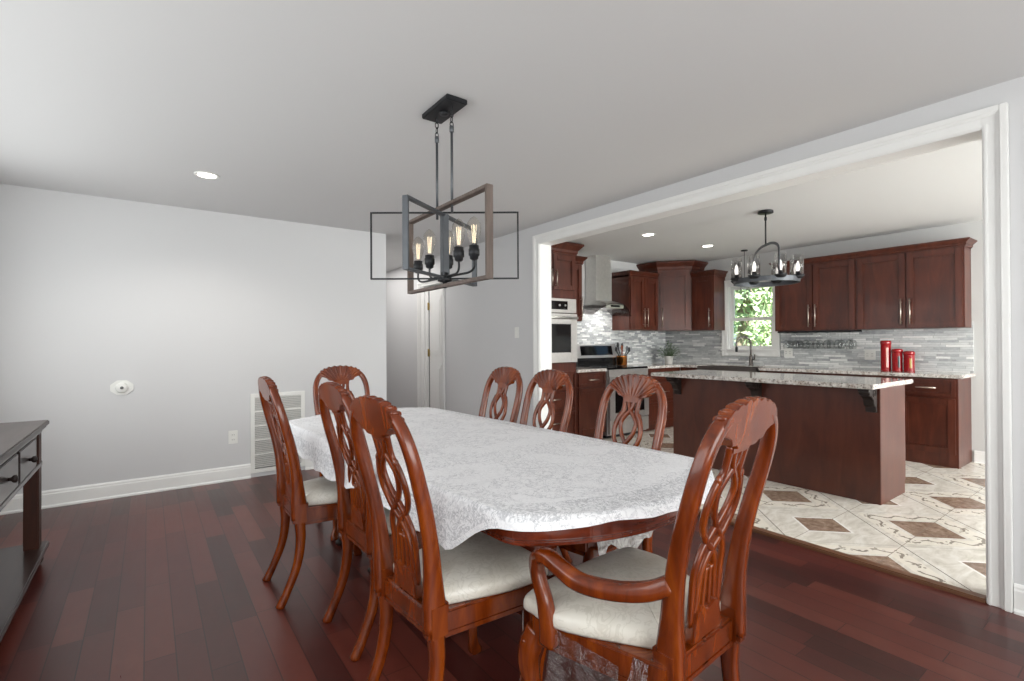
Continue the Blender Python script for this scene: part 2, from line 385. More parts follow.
def obj(name, bm, mat, parent=None, loc=None, rot=None, props=None):
    me = bpy.data.meshes.new(name); bmesh.ops.recalc_face_normals(bm, faces=bm.faces[:]); bm.to_mesh(me); bm.free()
    mats = mat if isinstance(mat, (list, tuple)) else [mat]
    for m in mats: me.materials.append(M[m] if isinstance(m, str) else m)
    o = bpy.data.objects.new(name, me); COL.objects.link(o)
    if parent: o.parent = parent
    if loc is not None: o.location = loc
    if rot is not None: o.rotation_euler = rot
    return o
def tag(o, label, cat_, group=None, kind=None):
    o['label'] = label; o['category'] = cat_
    if group: o['group'] = group
    if kind: o['kind'] = kind
    return o
def thing(name, label, cat_, loc=(0, 0, 0), rz=0, group=None):
    o = bpy.data.objects.new(name, None); COL.objects.link(o); o.empty_display_size = .1
    o.location = loc; o.rotation_euler = (0, 0, rz)
    return tag(o, label, cat_, group)
def struct(name, bm, mat, label, cat_='room'):
    return tag(obj(name, bm, mat), label, cat_, None, 'structure')
def boxes(*bb, bev=0.0):
    bm = BM()
    for b in bb: quad_box(bm, *b, bev)
    return bm
def dup(root, loc, rz, label, group=None):
    r = root.copy(); COL.objects.link(r); r.location = loc; r.rotation_euler = (0, 0, rz); r['label'] = label
    if group: r['group'] = group
    for ch in list(root.children):
        c = ch.copy(); COL.objects.link(c); c.parent = r
        for g in ch.children:
            d = g.copy(); COL.objects.link(d); d.parent = c
    return r

# ------------------------------------------------------------------ room shell
H = 2.44; KH = 2.45; XR = 3.2; TH = .14; YB = 5.185; KX = 6.75; KY = 5.02; ZT = .012
OY0, OY1, OZ = .578, 3.884, 2.245          # kitchen opening
struct('floor', boxes((-1.2, -2.3, -.08, XR + .02, 9.2, 0)), 'hardwood', 'dark red hardwood plank floor of the dining room', 'floor')
struct('floor_kitchen', boxes((XR + .02, -3.1, -.08, KX + .1, KY + .1, ZT)), 'tile', 'patterned cream floor tile with rose diamonds in the kitchen', 'floor')
struct('trim_1', boxes((XR - .012, OY0, -.01, XR + .05, OY1, .019), bev=.006), 'threshold', 'brown wooden strip between hardwood floor and kitchen tile', 'trim')
struct('ceiling', boxes((-1.2, -2.3, H, XR + TH, 9.2, H + .1)), 'ceiling', 'plain off-white dining room ceiling', 'ceiling')
struct('ceiling_kitchen', boxes((XR + TH, -3.1, KH, KX + .1, KY + .1, KH + .1)), 'ceiling', 'plain off-white kitchen ceiling', 'ceiling')
struct('wall_back', boxes((-1.2, YB, 0, 2.095, YB + .12, H)), 'wall', 'light grey dining wall beside the hall opening', 'wall')
struct('wall_hall', boxes((1.975, YB + .12, 0, 2.095, 9.0, H), (1.975, 9.0, 0, XR + TH, 9.1, H)), 'wall', 'light grey hall wall', 'wall')
struct('wall_left', boxes((-1.2, -2.3, 0, -1.08, YB, H)), 'wall', 'grey wall behind the dark console', 'wall')
struct('wall_rear', boxes((-1.2, -2.3, 0, XR + TH, -2.2, H)), 'wall', 'grey wall opposite the back wall', 'wall')
DY0, DY1 = 5.95, 6.62
struct('wall_right', boxes((XR, -2.2, 0, XR + TH, OY0 - .02, H), (XR, OY0 - .02, OZ + .02, XR + TH, OY1 + .02, H), (XR, OY1 + .02, 0, XR + TH, DY0, H),
                           (XR, DY0, 2.06, XR + TH, DY1, H), (XR, DY1, 0, XR + TH, 9.0, H)), 'wall', 'light grey wall with the wide cased kitchen opening', 'wall')
WY0, WY1, WZ0, WZ1 = 3.29, 3.945, 1.13, 2.04     # kitchen window hole
struct('wall_window', boxes((KX, -3.1, 0, KX + .14, WY0, KH), (KX, WY1, 0, KX + .14, KY + .12, KH), (KX, WY0, 0, KX + .14, WY1, WZ0), (KX, WY0, WZ1, KX + .14, WY1, KH)), 'kwall', 'grey kitchen wall with the window', 'wall')
struct('wall_range', boxes((XR + TH, KY, 0, KX, KY + .12, KH)), 'kwall', 'grey kitchen wall behind the range', 'wall')
struct('wall_near', boxes((XR + TH - .14, -3.1, 0, KX, -3.0, KH), (XR, -3.0, 0, XR + TH, -2.2, KH)), 'kwall', 'grey kitchen end wall', 'wall')

# cased opening
def casing_ring(bm, x, sgn, y0, y1, zt, w, th=.016):
    """flat casing with raised outer back-band and inner bead around a doorway in a wall facing -x (sgn=-1)"""
    def strip(a, b, off0, off1, t0):   # profile step: off measured outwards from the opening edge
        xa, xb = sorted((x, x + sgn * t0))
        quad_box(bm, xa, y0 - off1, 0, xb, y0 - off0, zt + off1, .003)
        quad_box(bm, xa, y1 + off0, 0, xb, y1 + off1, zt + off1, .003)
        quad_box(bm, xa, y0 - off0, zt + off0, xb, y1 + off0, zt + off1, .003)
    strip(0, 0, 0, w, th * .7); strip(0, 0, w - .028, w + .001, th * 1.7); strip(0, 0, w - .04, w - .02, th * 1.2); strip(0, 0, .006, .02, th)
bm = BM(); casing_ring(bm, XR, -1, OY0, OY1, OZ, .09)
casing_ring(bm, XR + TH, 1, OY0, OY1, OZ, .09)
for b in ((XR, OY0 - .02, 0, XR + TH, OY0, OZ), (XR, OY1, 0, XR + TH, OY1 + .02, OZ), (XR, OY0 - .02, OZ, XR + TH, OY1 + .02, OZ + .02)): quad_box(bm, *b, .002)
struct('trim_2', bm, 'trim', 'white casing around the wide kitchen opening', 'trim')

def baseboard(name, pts, nrm, label, hgt=.132):
    """pts: straight run a->b on the floor, nrm: into the room"""
    bm = BM(); a, b = Vector((*pts[0], 0)), Vector((*pts[1], 0)); n = Vector((*nrm, 0))
    prof = [(0, 0), (.026, 0), (.026, .012), (.016, .022), (.016, hgt - .03), (.012, hgt - .022), (.012, hgt - .012), (.005, hgt), (0, hgt)]
    A = [bm.verts.new(a + n * d + Vector((0, 0, z))) for d, z in prof]; B = [bm.verts.new(b + n * d + Vector((0, 0, z))) for d, z in prof]
    k = len(prof)
    for i in range(k): bm.faces.new((A[i], A[(i + 1) % k], B[(i + 1) % k], B[i]))
    bm.faces.new(A[::-1]); bm.faces.new(B)
    struct(name, bm, 'trim', label, 'baseboard')
baseboard('baseboard_back', ((-1.08, YB), (.765, YB)), (0, -1), 'white baseboard along the grey back wall')
baseboard('baseboard_back_end', ((1.245, YB), (2.095, YB)), (0, -1), 'white baseboard between return grille and hall')
baseboard('baseboard_left', ((-1.08, -2.2), (-1.08, YB)), (1, 0), 'white baseboard behind the console')
baseboard('baseboard_right', ((XR, -2.2), (XR, OY0 - .094)), (-1, 0), 'white baseboard right of the kitchen opening')
baseboard('baseboard_right_far', ((XR, OY1 + .094), (XR, DY0 - .07)), (-1, 0), 'white baseboard between kitchen opening and hall door')
baseboard('baseboard_hall', ((XR, DY1 + .09), (XR, 9.0)), (-1, 0), 'white baseboard past the hall door')
baseboard('baseboard_kitchen', ((KX, -3.0), (KX, 1.3)), (-1, 0), 'white baseboard beside the end base cabinet')

# hall door
d1 = bpy.data.objects.new('door_1', None); COL.objects.link(d1); d1.location = (XR, DY0, 0)
tag(d1, 'white panelled door with two hinges in the hall', 'door', None, 'structure')
bm = BM(); casing_ring(bm, 0, -1, 0, DY1 - DY0, 2.06, .07)
for b in ((0, 0, 0, TH, .018, 2.06), (0, DY1 - DY0 - .1, 0, TH, DY1 - DY0, 2.06)): quad_box(bm, *b)
obj('door_frame', bm, 'trim', d1)
bm = BM(); quad_box(bm, .03, .02, .012, .065, .45, 2.05, .003)
for z0, z1 in ((.15, .95), (1.08, 1.9)):
    quad_box(bm, .024, .09, z0, .032, .38, z1, .004); quad_box(bm, .018, .13, z0 + .05, .03, .34, z1 - .05, .006)
sl = obj('door_slab', bm, 'trim', d1)
obj('door_gap', boxes((.034, .45, .01, .05, .57, 2.05)), 'dark', d1)
obj('door_stop', boxes((.02, .472, 0, .034, .57, 2.06)), 'trim', d1)
for z in (.25, 1.11, 1.77):
    bm = BM(); quad_box(bm, .008, .44, z - .05, .03, .475, z + .05, .003); lathe(bm, [(.008, -.055), (.008, .055)], (.014, .458, z), 10)
    obj('hinge', bm, 'brass', d1)

# window over the sink
w1 = bpy.data.objects.new('window_1', None); COL.objects.link(w1); w1.location = (KX, 0, 0)
tag(w1, 'white double-hung window above the kitchen sink', 'window', None, 'structure')
bm = BM(); CW = .082
for b in ((-.02, WY0 - CW, WZ0 - CW - .005, 0, WY0, WZ1 + CW), (-.02, WY1, WZ0 - CW - .005, 0, WY1 + CW, WZ1 + CW), (-.02, WY0, WZ1, 0, WY1, WZ1 + CW), (-.02, WY0, WZ0 - CW - .005, 0, WY1, WZ0)): quad_box(bm, *b, .004)
for b in ((-.028, WY0 - CW, WZ0 - CW - .01, 0, WY0 - CW + .02, WZ1 + CW + .005), (-.028, WY1 + CW - .02, WZ0 - CW - .01, 0, WY1 + CW, WZ1 + CW + .005), (-.028, WY0 - CW, WZ1 + CW - .015, 0, WY1 + CW, WZ1 + CW + .005)): quad_box(bm, *b, .003)
for b in ((0, WY0, WZ0, .14, WY0 + .012, WZ1), (0, WY1 - .012, WZ0, .14, WY1, WZ1), (0, WY0, WZ1 - .012, .14, WY1, WZ1), (0, WY0, WZ0, .14, WY1, WZ0 + .012)): quad_box(bm, *b)
obj('window_frame', bm, 'trim', w1)
obj('window_sill', boxes((-.045, WY0 - CW - .01, WZ0 - .012, .02, WY1 + CW + .01, WZ0 + .008), bev=.004), 'trim', w1)
mid = 1.56; a0, a1 = WY0 + .012, WY1 - .012
for nm, x, z0, z1 in (('upper_sash', .075, mid - .02, WZ1 - .012), ('lower_sash', .04, WZ0 + .012, mid + .02)):
    q = .042
    s_ = obj(nm, boxes((x, a0, z0, x + .03, a0 + q, z1), (x, a1 - q, z0, x + .03, a1, z1), (x, a0 + q, z0, x + .03, a1 - q, z0 + .045), (x, a0 + q, z1 - .04, x + .03, a1 - q, z1)), 'trim', w1)
    obj('pane', boxes((x + .012, a0 + q, z0 + .045, x + .016, a1 - q, z1 - .04)), 'pane', s_)

# added frames and glowing panes around the daylight lamps, unseen beside and behind the camera
def added_window(name, label, c, wid, hgt, axis, sgn, n):
    """white frame with n mullions standing on a wall; axis: the wall's direction, sgn: into the room"""
    o = bpy.data.objects.new(name, None); COL.objects.link(o); o.location = c; tag(o, label, 'window', None, 'structure')
    def bar(bm, a0, z0, a1, z1, t):
        if axis == 'y': quad_box(bm, min(0, sgn * t), a0, z0, max(0, sgn * t), a1, z1, .003)
        else: quad_box(bm, a0, min(0, sgn * t), z0, a1, max(0, sgn * t), z1, .003)
    w, h = wid / 2, hgt / 2; bm = BM()
    bar(bm, -w - .08, -h - .08, -w, h + .08, .06); bar(bm, w, -h - .08, w + .08, h + .08, .06); bar(bm, -w, h, w, h + .08, .06); bar(bm, -w, -h - .08, w, -h, .06)
    obj('window_frame', bm, 'trim', o); bm = BM()
    for k in range(1, n): q = -w + wid * k / n; bar(bm, q - .025, -h, q + .025, h, .055)
    obj('mullion', bm, 'trim', o)
    bm = BM(); bar(bm, -w, -h, w, h, .008); obj('pane', bm, 'fillglow', o)  # glowing sheet added on the solid wall as a bright pane
added_window('added_window_2', 'added wide white window with glowing pane above the dark console', (-1.08, 2.5, 1.52), 4.22, 1.32, 'y', 1, 4)
added_window('added_window_3', 'added wide white window with glowing pane on the wall opposite the hall', (1.1, -2.2, 1.35), 3.42, 1.92, 'x', 1, 4)
added_window('added_window_4', 'added wide white window with glowing pane at the near end of the kitchen', (5.1, -3.0, 1.35), 2.82, 2.02, 'x', 1, 3)

# ------------------------------------------------------------------ outside, seen through the window
ter = NT('lawn_green'); ter.set(color=ter.ramp(ter.noise(ter.coord(), 3, 4), [(.3, srgb('#6f8a45')), (.7, srgb('#a9b878'))]), rough=.9)
struct('ground', boxes((KX + .2, -30, -.5, 60, 50, -.3)), ter.m, 'sunlit lawn outside the kitchen window', 'ground')
lf = NT('leaf_green'); lf.set(color=lf.ramp(lf.noise(lf.coord(), 1.6, 3), [(.3, srgb('#8aa676')), (.5, srgb('#b9cfa2')), (.7, srgb('#e3edd2'))]), rough=.6)
bk = plain('bark_grey', '#8b8073', .9, var=.3)
def tree(label, loc, h, r, n, lean, seed):
    rnd = random.Random(seed); t = thing('leafy_tree', label, 'tree', loc, 0, 'trees outside the window')
    bm = BM(); top = Vector((lean[0] * h, lean[1] * h, h))
    sweep(bm, cat([(0, 0, 0), top * .35 + Vector((.08, -.1, 0)), top * .7, top], 6), [.34, .26, .2, .08], 'round', up=(0, 1, .1))
    tips = [top]
    for k in range(9):
        a = rnd.uniform(0, 2 * PI); p = top * rnd.uniform(.3, .85); e = p + Vector((math.cos(a) * r * .8, math.sin(a) * r * .8, rnd.uniform(.2, 1.2)))
        sweep(bm, cat([p, p * .5 + e * .5 + Vector((0, 0, .25)), e], 5), [.12, .08, .03], 'round', up=(.1, .2, 1), n=6); tips.append(e); tips.append(p * .5 + e * .5)
    obj('trunk', bm, bk, t)
    bm = BM()
    for k in range(n):
        c = rnd.choice(tips); d = Vector((rnd.gauss(0, 1), rnd.gauss(0, 1), rnd.gauss(0, .8))) * (r * .3)
        p = c + d; s = rnd.uniform(.05, .1); u = Vector((rnd.gauss(0, 1), rnd.gauss(0, 1), rnd.gauss(0, 1))).normalized(); w = u.orthogonal().normalized()
        bm.faces.new([bm.verts.new(p + q) for q in (u * s * 1.5, w * s * .6 + u * s * .2, -u * s * 1.1, -w * s * .6 + u * s * .2)])
    obj('foliage', bm, lf.m, t)
tree('leaning leafy tree nearest the kitchen window', (11.0, 6.6, -.3), 3.6, 1.3, 2600, (.05, -.22), 3)
tree('bushy tree behind the leaning one outside the window', (16.5, 8.3, -.3), 4.6, 1.6, 4200, (.02, .05), 5)
tree('tall tree at the back of the garden outside the window', (23.5, 12.6, -.3), 6.5, 2.3, 5200, (-.03, .02), 9)
tree('distant broad tree behind all the others outside the window', (31.0, 16.0, -.3), 6.5, 3.0, 5200, (.02, -.05), 12)

# ------------------------------------------------------------------ wall fittings
bm = BM(); quad_box(bm, -.038, -.006, -.06, .038, 0, .06, .003)
o_ = thing('wall_outlet', 'white wall outlet low on the grey back wall left of the grille', 'outlet', (.623, YB, .395)); obj('cover_plate', bm, 'plastic_white', o_)
for z in (-.022, .022):
    s_ = obj('socket', boxes((-.017, -.009, z - .014, .017, -.005, z + .014), bev=.003), 'plastic_white', o_)
    obj('slots', boxes((-.009, -.0096, z - .006, -.006, -.0085, z + .006), (.006, -.0096, z - .006, .009, -.0085, z + .006)), 'slot', s_)
def plate(name, label, loc, rz, kind):
    t = thing(name, label, 'switch' if kind == 's' else 'outlet', loc, rz)
    obj('cover_plate', boxes((-.037 if kind == 's' else -.055, -.006, -.058, .037 if kind == 's' else .055, 0, .058), bev=.003), 'plastic_white', t)
    if kind == 's':
        obj('rocker', boxes((-.016, -.011, -.032, .016, -.005, .032), bev=.004), 'plastic_white', t)
    else:
        for x in (-.024, .024):
            s_ = obj('socket', boxes((x - .017, -.009, -.033, x + .017, -.005, .033), bev=.003), 'plastic_white', t)
            obj('slots', boxes((x - .007, -.0096, .008, x - .004, -.0085, .02), (x + .004, -.0096, .008, x + .007, -.0085, .02), (x - .007, -.0096, -.02, x - .004, -.0085, -.008), (x + .004, -.0096, -.02, x + .007, -.0085, -.008)), 'slot', s_)
plate('light_switch', 'white rocker light switch on the wall left of the kitchen opening', (XR, 4.28, 1.355), -PI / 2, 's')
plate('kitchen_outlet', 'white double outlet on the mosaic right beside the window', (KX - .012, 3.10, 1.10), -PI / 2, 'o')
plate('kitchen_outlet', 'white double outlet on the mosaic left of the red canisters', (KX - .012, 2.19, 1.085), -PI / 2, 'o')
t = thing('vacuum_inlet', 'small white octagonal cover plate with a round cap on the back wall', 'wall plate', (-.177, YB, .894))
bm = BM(); prism(bm, [(.082 * math.cos(PI / 8 + k * PI / 4), .064 * math.sin(PI / 8 + k * PI / 4)) for k in range(8)], 0, .01, .003, lambda p: Vector((p.x, -p.z, p.y))); obj('backplate', bm, 'plastic_white', t)
bm = BM(); lathe(bm, [(.043, 0), (.043, -.014), (.036, -.02), (0, -.022)], (0, -.01, 0), 24, 'y'); cp = obj('cap', bm, 'plastic_white', t)
bm = BM(); lathe(bm, [(.012, 0), (.012, -.004), (0, -.006)], (0, -.031, 0), 14, 'y'); obj('button', bm, 'slot', cp)

# return air grille
t = thing('return_grille', 'white louvred return air grille low on the back wall', 'vent', (1.005, YB, .41))
GW, GH = .24, .37
obj('frame', boxes((-GW, -.014, -GH, -GW + .035, 0, GH), (GW - .035, -.014, -GH, GW, 0, GH), (-GW + .035, -.014, GH - .035, GW - .035, 0, GH), (-GW + .035, -.014, -GH, GW - .035, 0, -GH + .035)), 'plastic_white', t)
obj('backing', boxes((-GW + .035, -.003, -GH + .035, GW - .035, 0, GH - .035)), 'slot', t)
bm = BM(); k = 0; z = -GH + .045
while z < GH - .04:
    A = [(-GW + .035, -.013, z + .012), (GW - .035, -.013, z + .012), (GW - .035, -.004, z), (-GW + .035, -.004, z)]
    lo = [bm.verts.new(p) for p in A]; hi = [bm.verts.new((p[0], p[1], p[2] + .003)) for p in A]
    bm.faces.new(lo[::-1]); bm.faces.new(hi)
    for q in range(4): bm.faces.new((lo[q], lo[(q + 1) % 4], hi[(q + 1) % 4], hi[q]))
    z += .0165
for q in range(1, 5): zz = -GH + .035 + q * .1340; quad_box(bm, -GW + .035, -.0145, zz - .005, GW - .035, -.002, zz + .005)
obj('louvres', bm, 'plastic_white', t)

# recessed ceiling lights
def downlight(label, x, y, z, power, group):
    t = thing('recessed_light', label, 'ceiling light', (x, y, z), 0, group)
    bm = BM(); lathe(bm, [(.058, -.001), (.062, -.006), (.075, -.007), (.08, -.003), (.08, 0), (.058, 0)], (0, 0, 0), 32); obj('trim_ring', bm, 'plastic_white', t)
    bm = BM(); lathe(bm, [(0, -.004), (.058, -.004), (.058, 0)], (0, 0, 0), 32); obj('lens', bm, 'lampglow', t)
    l = lamp('downlight', 'SPOT', (x, y, z - .012), (0, 0, 0), power, .06, (1, .95, .88), spot=2.6); l.parent = t; l.location = (0, 0, -.012)
downlight('recessed light in the dining ceiling left of the black lantern fixture', .334, 4.092, H, 38, 'recessed dining lights')
downlight('recessed light in the kitchen ceiling nearer the range hood', 4.52, 3.58, KH, 22, 'recessed kitchen lights')
downlight('recessed light in the kitchen ceiling between hood light and ring chandelier', 5.66, 3.57, KH, 22, 'recessed kitchen lights')

# ------------------------------------------------------------------ kitchen: cabinets (local: width +x, back y=0, front y=-d)
def door_bm(x0, x1, z0, z1, yf, st=.058, bm=None, drawer=False):
    bm = bm or BM(); q = st if not drawer else .03
    for b in ((x0, yf - .02, z0, x0 + q, yf, z1), (x1 - q, yf - .02, z0, x1, yf, z1), (x0 + q, yf - .02, z0, x1 - q, yf, z0 + q), (x0 + q, yf - .02, z1 - q, x1 - q, yf, z1)): quad_box(bm, *b, .003)
    # ogee step and raised field
    i = q - .003; g = .012 if not drawer else .007
    quad_box(bm, x0 + i, yf - .006, z0 + i, x1 - i, yf - .001, z1 - i)
    for b in ((x0 + q, z0 + q, x0 + q + g, z1 - q), (x1 - q - g, z0 + q, x1 - q, z1 - q), (x0 + q + g, z0 + q, x1 - q - g, z0 + q + g), (x0 + q + g, z1 - q - g, x1 - q - g, z1 - q)):
        quad_box(bm, b[0], yf - .0125, b[1], b[2], yf - .004, b[3], .003)
    return bm
def pull(parent, p, ln, vertical=True, mat='nickel'):
    x, y, z = p; bm = BM(); r = .0125
    if vertical:
        sweep(bm, [(x, y - .032, z - ln / 2), (x, y - .032, z + ln / 2)], r, 'round', up=(0, 1, 0))
        for s in (-.38, .38): sweep(bm, [(x, y, z + s * ln), (x, y - .034, z + s * ln)], .008, 'round')
    else:
        sweep(bm, [(x - ln / 2, y - .032, z), (x + ln / 2, y - .032, z)], r, 'round')
        for s in (-.38, .38): sweep(bm, [(x + s * ln, y, z), (x + s * ln, y - .034, z)], .008, 'round')
    return obj('handle', bm, mat, parent)
def crown(parent, poly_fn, z0, z1, flare, mat='cabinet'):
    bm = BM(); h = z1 - z0; rings = []
    for o, f in ((.002, 0), (.010, .0), (.010, .12), (.018, .2), (.3 * flare, .42), (.62 * flare, .62), (.92 * flare, .8), (flare, .82), (flare, .94), (flare - .006, 1.0)):
        rings.append([bm.verts.new((x, y, z0 + h * f)) for x, y in poly_fn(o)])
    n = len(rings[0])
    for A, B in zip(rings, rings[1:]):
        for k in range(n): bm.faces.new((A[k], A[(k + 1) % n], B[(k + 1) % n], B[k]))
    bm.faces.new(rings[0][::-1]); bm.faces.new(rings[-1])
    return obj('crown', bm, mat, parent)
def rect_fn(x0, x1, d, l=1, r=1): return lambda o: [(x0 - o * l, 0), (x0 - o * l, -d - o), (x1 + o * r, -d - o), (x1 + o * r, 0)]
def upper(label, loc, rz, w, d, z0, z1, ztop, doors, flare=.055, l=1, r=1, group=None, gap_l=.0, gap_r=.0):
    t = thing('wall_cabinet', label, 'cabinet', loc, rz, group)
    obj('body', boxes((0, -d, z0, w, 0, z1 + .02), bev=.002), 'cabinet', t)
    for x0, x1, hs in doors:
        o = obj('door', door_bm(x0, x1, z0 + .012, z1 - .012, -d), 'cabinet', t)
        hx = x0 + .032 if hs == 'l' else x1 - .032
        pull(o, (hx, -d - .02, z0 + .18), .27)
    crown(t, rect_fn(0, w, d, l, r), z1 - .005, ztop, flare)
    return t
def base(label, loc, rz, w, d, fronts, toe=True, ztop=.878, group=None, name='base_cabinet'):
    t = thing(name, label, 'cabinet', loc, rz, group)
    bm = BM(); quad_box(bm, 0, -d, .10 if toe else ZT, w, 0, ztop, .002)
    if toe: quad_box(bm, .0, -d + .06, ZT, w, 0, .102)
    obj('body', bm, 'cabinet', t)
    for kind, x0, x1, z0, z1, hs in fronts:
        o = obj(kind, door_bm(x0, x1, z0, z1, -d, drawer=kind == 'drawer'), 'cabinet', t)
        if kind == 'drawer': pull(o, ((x0 + x1) / 2, -d - .02, (z0 + z1) / 2), min(.16, (x1 - x0) * .5), False)
        else: pull(o, (x0 + .03 if hs == 'l' else x1 - .03, -d - .02, z1 - .13), .16)
    return t
GU = 'wall cabinets above the counters'; GB = 'base cabinets under the granite counter'
KB = .001
# range wall
RY = KY - .013
t = thing('oven_cabinet', 'tall cherry cabinet housing the built-in oven beside the opening', 'cabinet', (3.43, KY - .003, 0))
TW, TD = .755, .615
bm = BM(); quad_box(bm, 0, -TD, .10, .03, 0, 2.30, .002); quad_box(bm, TW - .03, -TD, .10, TW, 0, 2.30, .002); quad_box(bm, .03, -.02, .10, TW - .03, 0, 2.3)
for z0, z1 in ((.10, .92), (1.80, 2.3)): quad_box(bm, .03, -TD, z0, TW - .03, -.02, z1)
quad_box(bm, 0, -TD + .06, ZT, TW, 0, .1); quad_box(bm, .03, -TD, .92, TW - .03, -TD + .02, 1.0); quad_box(bm, .03, -TD, 1.77, TW - .03, -TD + .02, 1.8)
obj('body', bm, 'cabinet', t)
for x0, x1, hs in ((.02, .372, 'r'), (.382, TW - .02, 'l')):
    o = obj('door', door_bm(x0, x1, 1.87, 2.28, -TD), 'cabinet', t); pull(o, (x1 - .03 if hs == 'r' else x0 + .03, -TD - .02, 2.0), .2)
for z0, z1 in ((.12, .42), (.44, .66), (.68, .90)):
    o = obj('drawer', door_bm(.02, TW - .02, z0, z1, -TD, drawer=True), 'cabinet', t); pull(o, (TW / 2, -TD - .02, (z0 + z1) / 2 + .03), .16, False)
crown(t, rect_fn(0, TW, TD), 2.295, 2.432, .075)
t = thing('wall_oven', 'stainless wall oven with black glass door in the tall cabinet', 'oven', (3.43, KY - .003, 0))
obj('body', boxes((.035, -TD - .004, 1.01, TW - .035, -.05, 1.765)), 'dark_steel', t)
o = obj('control_panel', boxes((.015, -TD - .026, 1.60, TW - .015, -TD - .002, 1.765), bev=.004), 'steel', t)
obj('display', boxes((.12, -TD - .0275, 1.635, TW - .16, -TD - .025, 1.735), bev=.002), 'blackglass', o)
for q in range(2):
    bm = BM(); lathe(bm, [(.012, 0), (.012, -.012), (0, -.013)], (TW - .2 - .09 * q, -TD - .026, 1.685), 12, 'y'); obj('knob', bm, 'steel', o)
o = obj('door', boxes((.015, -TD - .04, 1.01, .12, -TD - .002, 1.585), (TW - .12, -TD - .04, 1.01, TW - .015, -TD - .002, 1.585), (.12, -TD - .04, 1.01, TW - .12, -TD - .002, 1.13), (.12, -TD - .04, 1.46, TW - .12, -TD - .002, 1.585), bev=.004), 'steel', t)
obj('door_glass', boxes((.115, -TD - .036, 1.125, TW - .115, -TD - .004, 1.465)), 'blackglass', o)
bm = BM(); sweep(bm, [(.05, -TD - .085, 1.535), (TW - .05, -TD - .085, 1.535)], (.03, .03), 'round')
for x in (.09, TW - .09): sweep(bm, [(x, -TD - .04, 1.535), (x, -TD - .09, 1.535)], .02, 'round')
obj('handle', bm, 'steel', o)

base('narrow cherry base cabinet between the wall oven and the range', (4.195, KY - .003, 0), 0, .515, .605,
     [('drawer', .02, .495, .70, .862, ''), ('door', .02, .495, .12, .68, 'r')], group=GB)
upper('narrow cherry wall cabinet squeezed between oven tower and range hood', (4.195, KY - KB, 0), 0, .37, .33, 1.52, 2.26, 2.36, [(.012, .358, 'r')], l=0, group=GU)
upper('cherry double-door wall cabinet right of the range hood', (5.492, KY - KB, 0), 0, .632, .33, 1.42, 2.19, 2.265, [(.012, .312, 'r'), (.320, .620, 'l')], .03, l=0, r=0, group=GU)

# diagonal corner wall cabinet
CX, CY = KX - .001, KY - .001
t = thing('corner_wall_cabinet', 'tall diagonal cherry wall cabinet in the corner reaching the ceiling', 'cabinet', (0, 0, 0), 0, GU)
PD = [(6.132, CY), (CX, CY), (CX, 4.332), (6.447, 4.332), (6.132, 4.688)]
bm = BM(); prism(bm, PD[::-1], 1.415, 2.31, .002); obj('body', bm, 'cabinet', t)
A_, B_ = Vector((6.132, 4.688, 0)), Vector((6.447, 4.332, 0)); dl = (B_ - A_).length; ang = math.atan2(B_.y - A_.y, B_.x - A_.x)
MT = Matrix.Translation(A_) @ Matrix.Rotation(ang, 4, 'Z')
o = obj('door', door_bm(.03, dl - .03, 1.43, 2.275, 0), 'cabinet', t); o.matrix_local = MT
pull(o, (.062, -.02, 1.605), .27)
def pent(o):
    r2 = o * 1.0
    nd = Vector((B_.y - A_.y, -(B_.x - A_.x))).normalized(); nd = nd if nd.x < 0 else -nd
    # offset the left side (-x), the diagonal and the right side (-y)
    a = Vector((6.132 - o, 4.688)); b = Vector((6.447, 4.332 - o))
    P0 = Vector((A_.x, A_.y)) + nd * o; dv = Vector((B_.x - A_.x, B_.y - A_.y))
    ta = (a.x - P0.x) / dv.x; tb = (b.y - P0.y) / dv.y
    pa = P0 + dv * ta; pb = P0 + dv * tb
    return [(6.132 - o, CY), (CX, CY), (CX, 4.332 - o), (pb.x, pb.y), (pa.x, pa.y)]
crown(t, pent, 2.30, 2.435, .085)

# window wall: local x runs towards -Y
RW = -PI / 2
upper('narrow cherry wall cabinet left of the window', (KX - KB, 4.33, 0), RW, .352, .295, 1.41, 2.19, 2.265, [(.012, .335, 'r')], .045, l=0, group=GU)
upper('two-door cherry wall cabinet right of the window above the hanging wine glasses', (KX - KB, 3.155, 0), RW, .915, .245, 1.375, 2.185, 2.255, [(.012, .452, 'r'), (.462, .9, 'l')], .05, r=0, group=GU)
upper('two-door cherry wall cabinet at the far right end above the red canisters', (KX - KB, 2.239, 0), RW, .927, .245, 1.375, 2.185, 2.255, [(.012, .452, 'r'), (.466, .914, 'l')], .05, l=0, group=GU)
BD = .475
base('cherry base cabinet at the right end of the window counter', (KX - KB, 1.797, 0), RW, .477, BD, [('drawer', .02, .457, .70, .862, ''), ('door', .02, .457, .14, .68, 'l')], toe=False, group=GB)
base('cherry base cabinet behind the island below the red canisters', (KX - KB, 2.437, 0), RW, .638, BD, [('drawer', .02, .618, .70, .862, ''), ('door', .02, .315, .12, .68, 'r'), ('door', .323, .618, .12, .68, 'l')], group=GB)
base('cherry base cabinet behind the island next to the sink', (KX - KB, 3.238, 0), RW, .799, BD, [('drawer', .02, .779, .70, .862, ''), ('door', .02, .396, .12, .68, 'r'), ('door', .404, .779, .12, .68, 'l')], group=GB)
base('cherry cabinet below the steel apron sink', (KX - KB, 4.115, 0), RW, .875, BD, [('door', .02, .434, .12, .62, 'r'), ('door', .442, .855, .12, .62, 'l')], ztop=.66, name='sink_cabinet', group=GB)
base('cherry base cabinet right of the range towards the corner', (5.502, KY - .003, 0), 0, .768, .605, [('drawer', .02, .7, .70, .862, ''), ('drawer', .02, .7, .42, .68, ''), ('drawer', .02, .7, .12, .40, '')], group=GB)
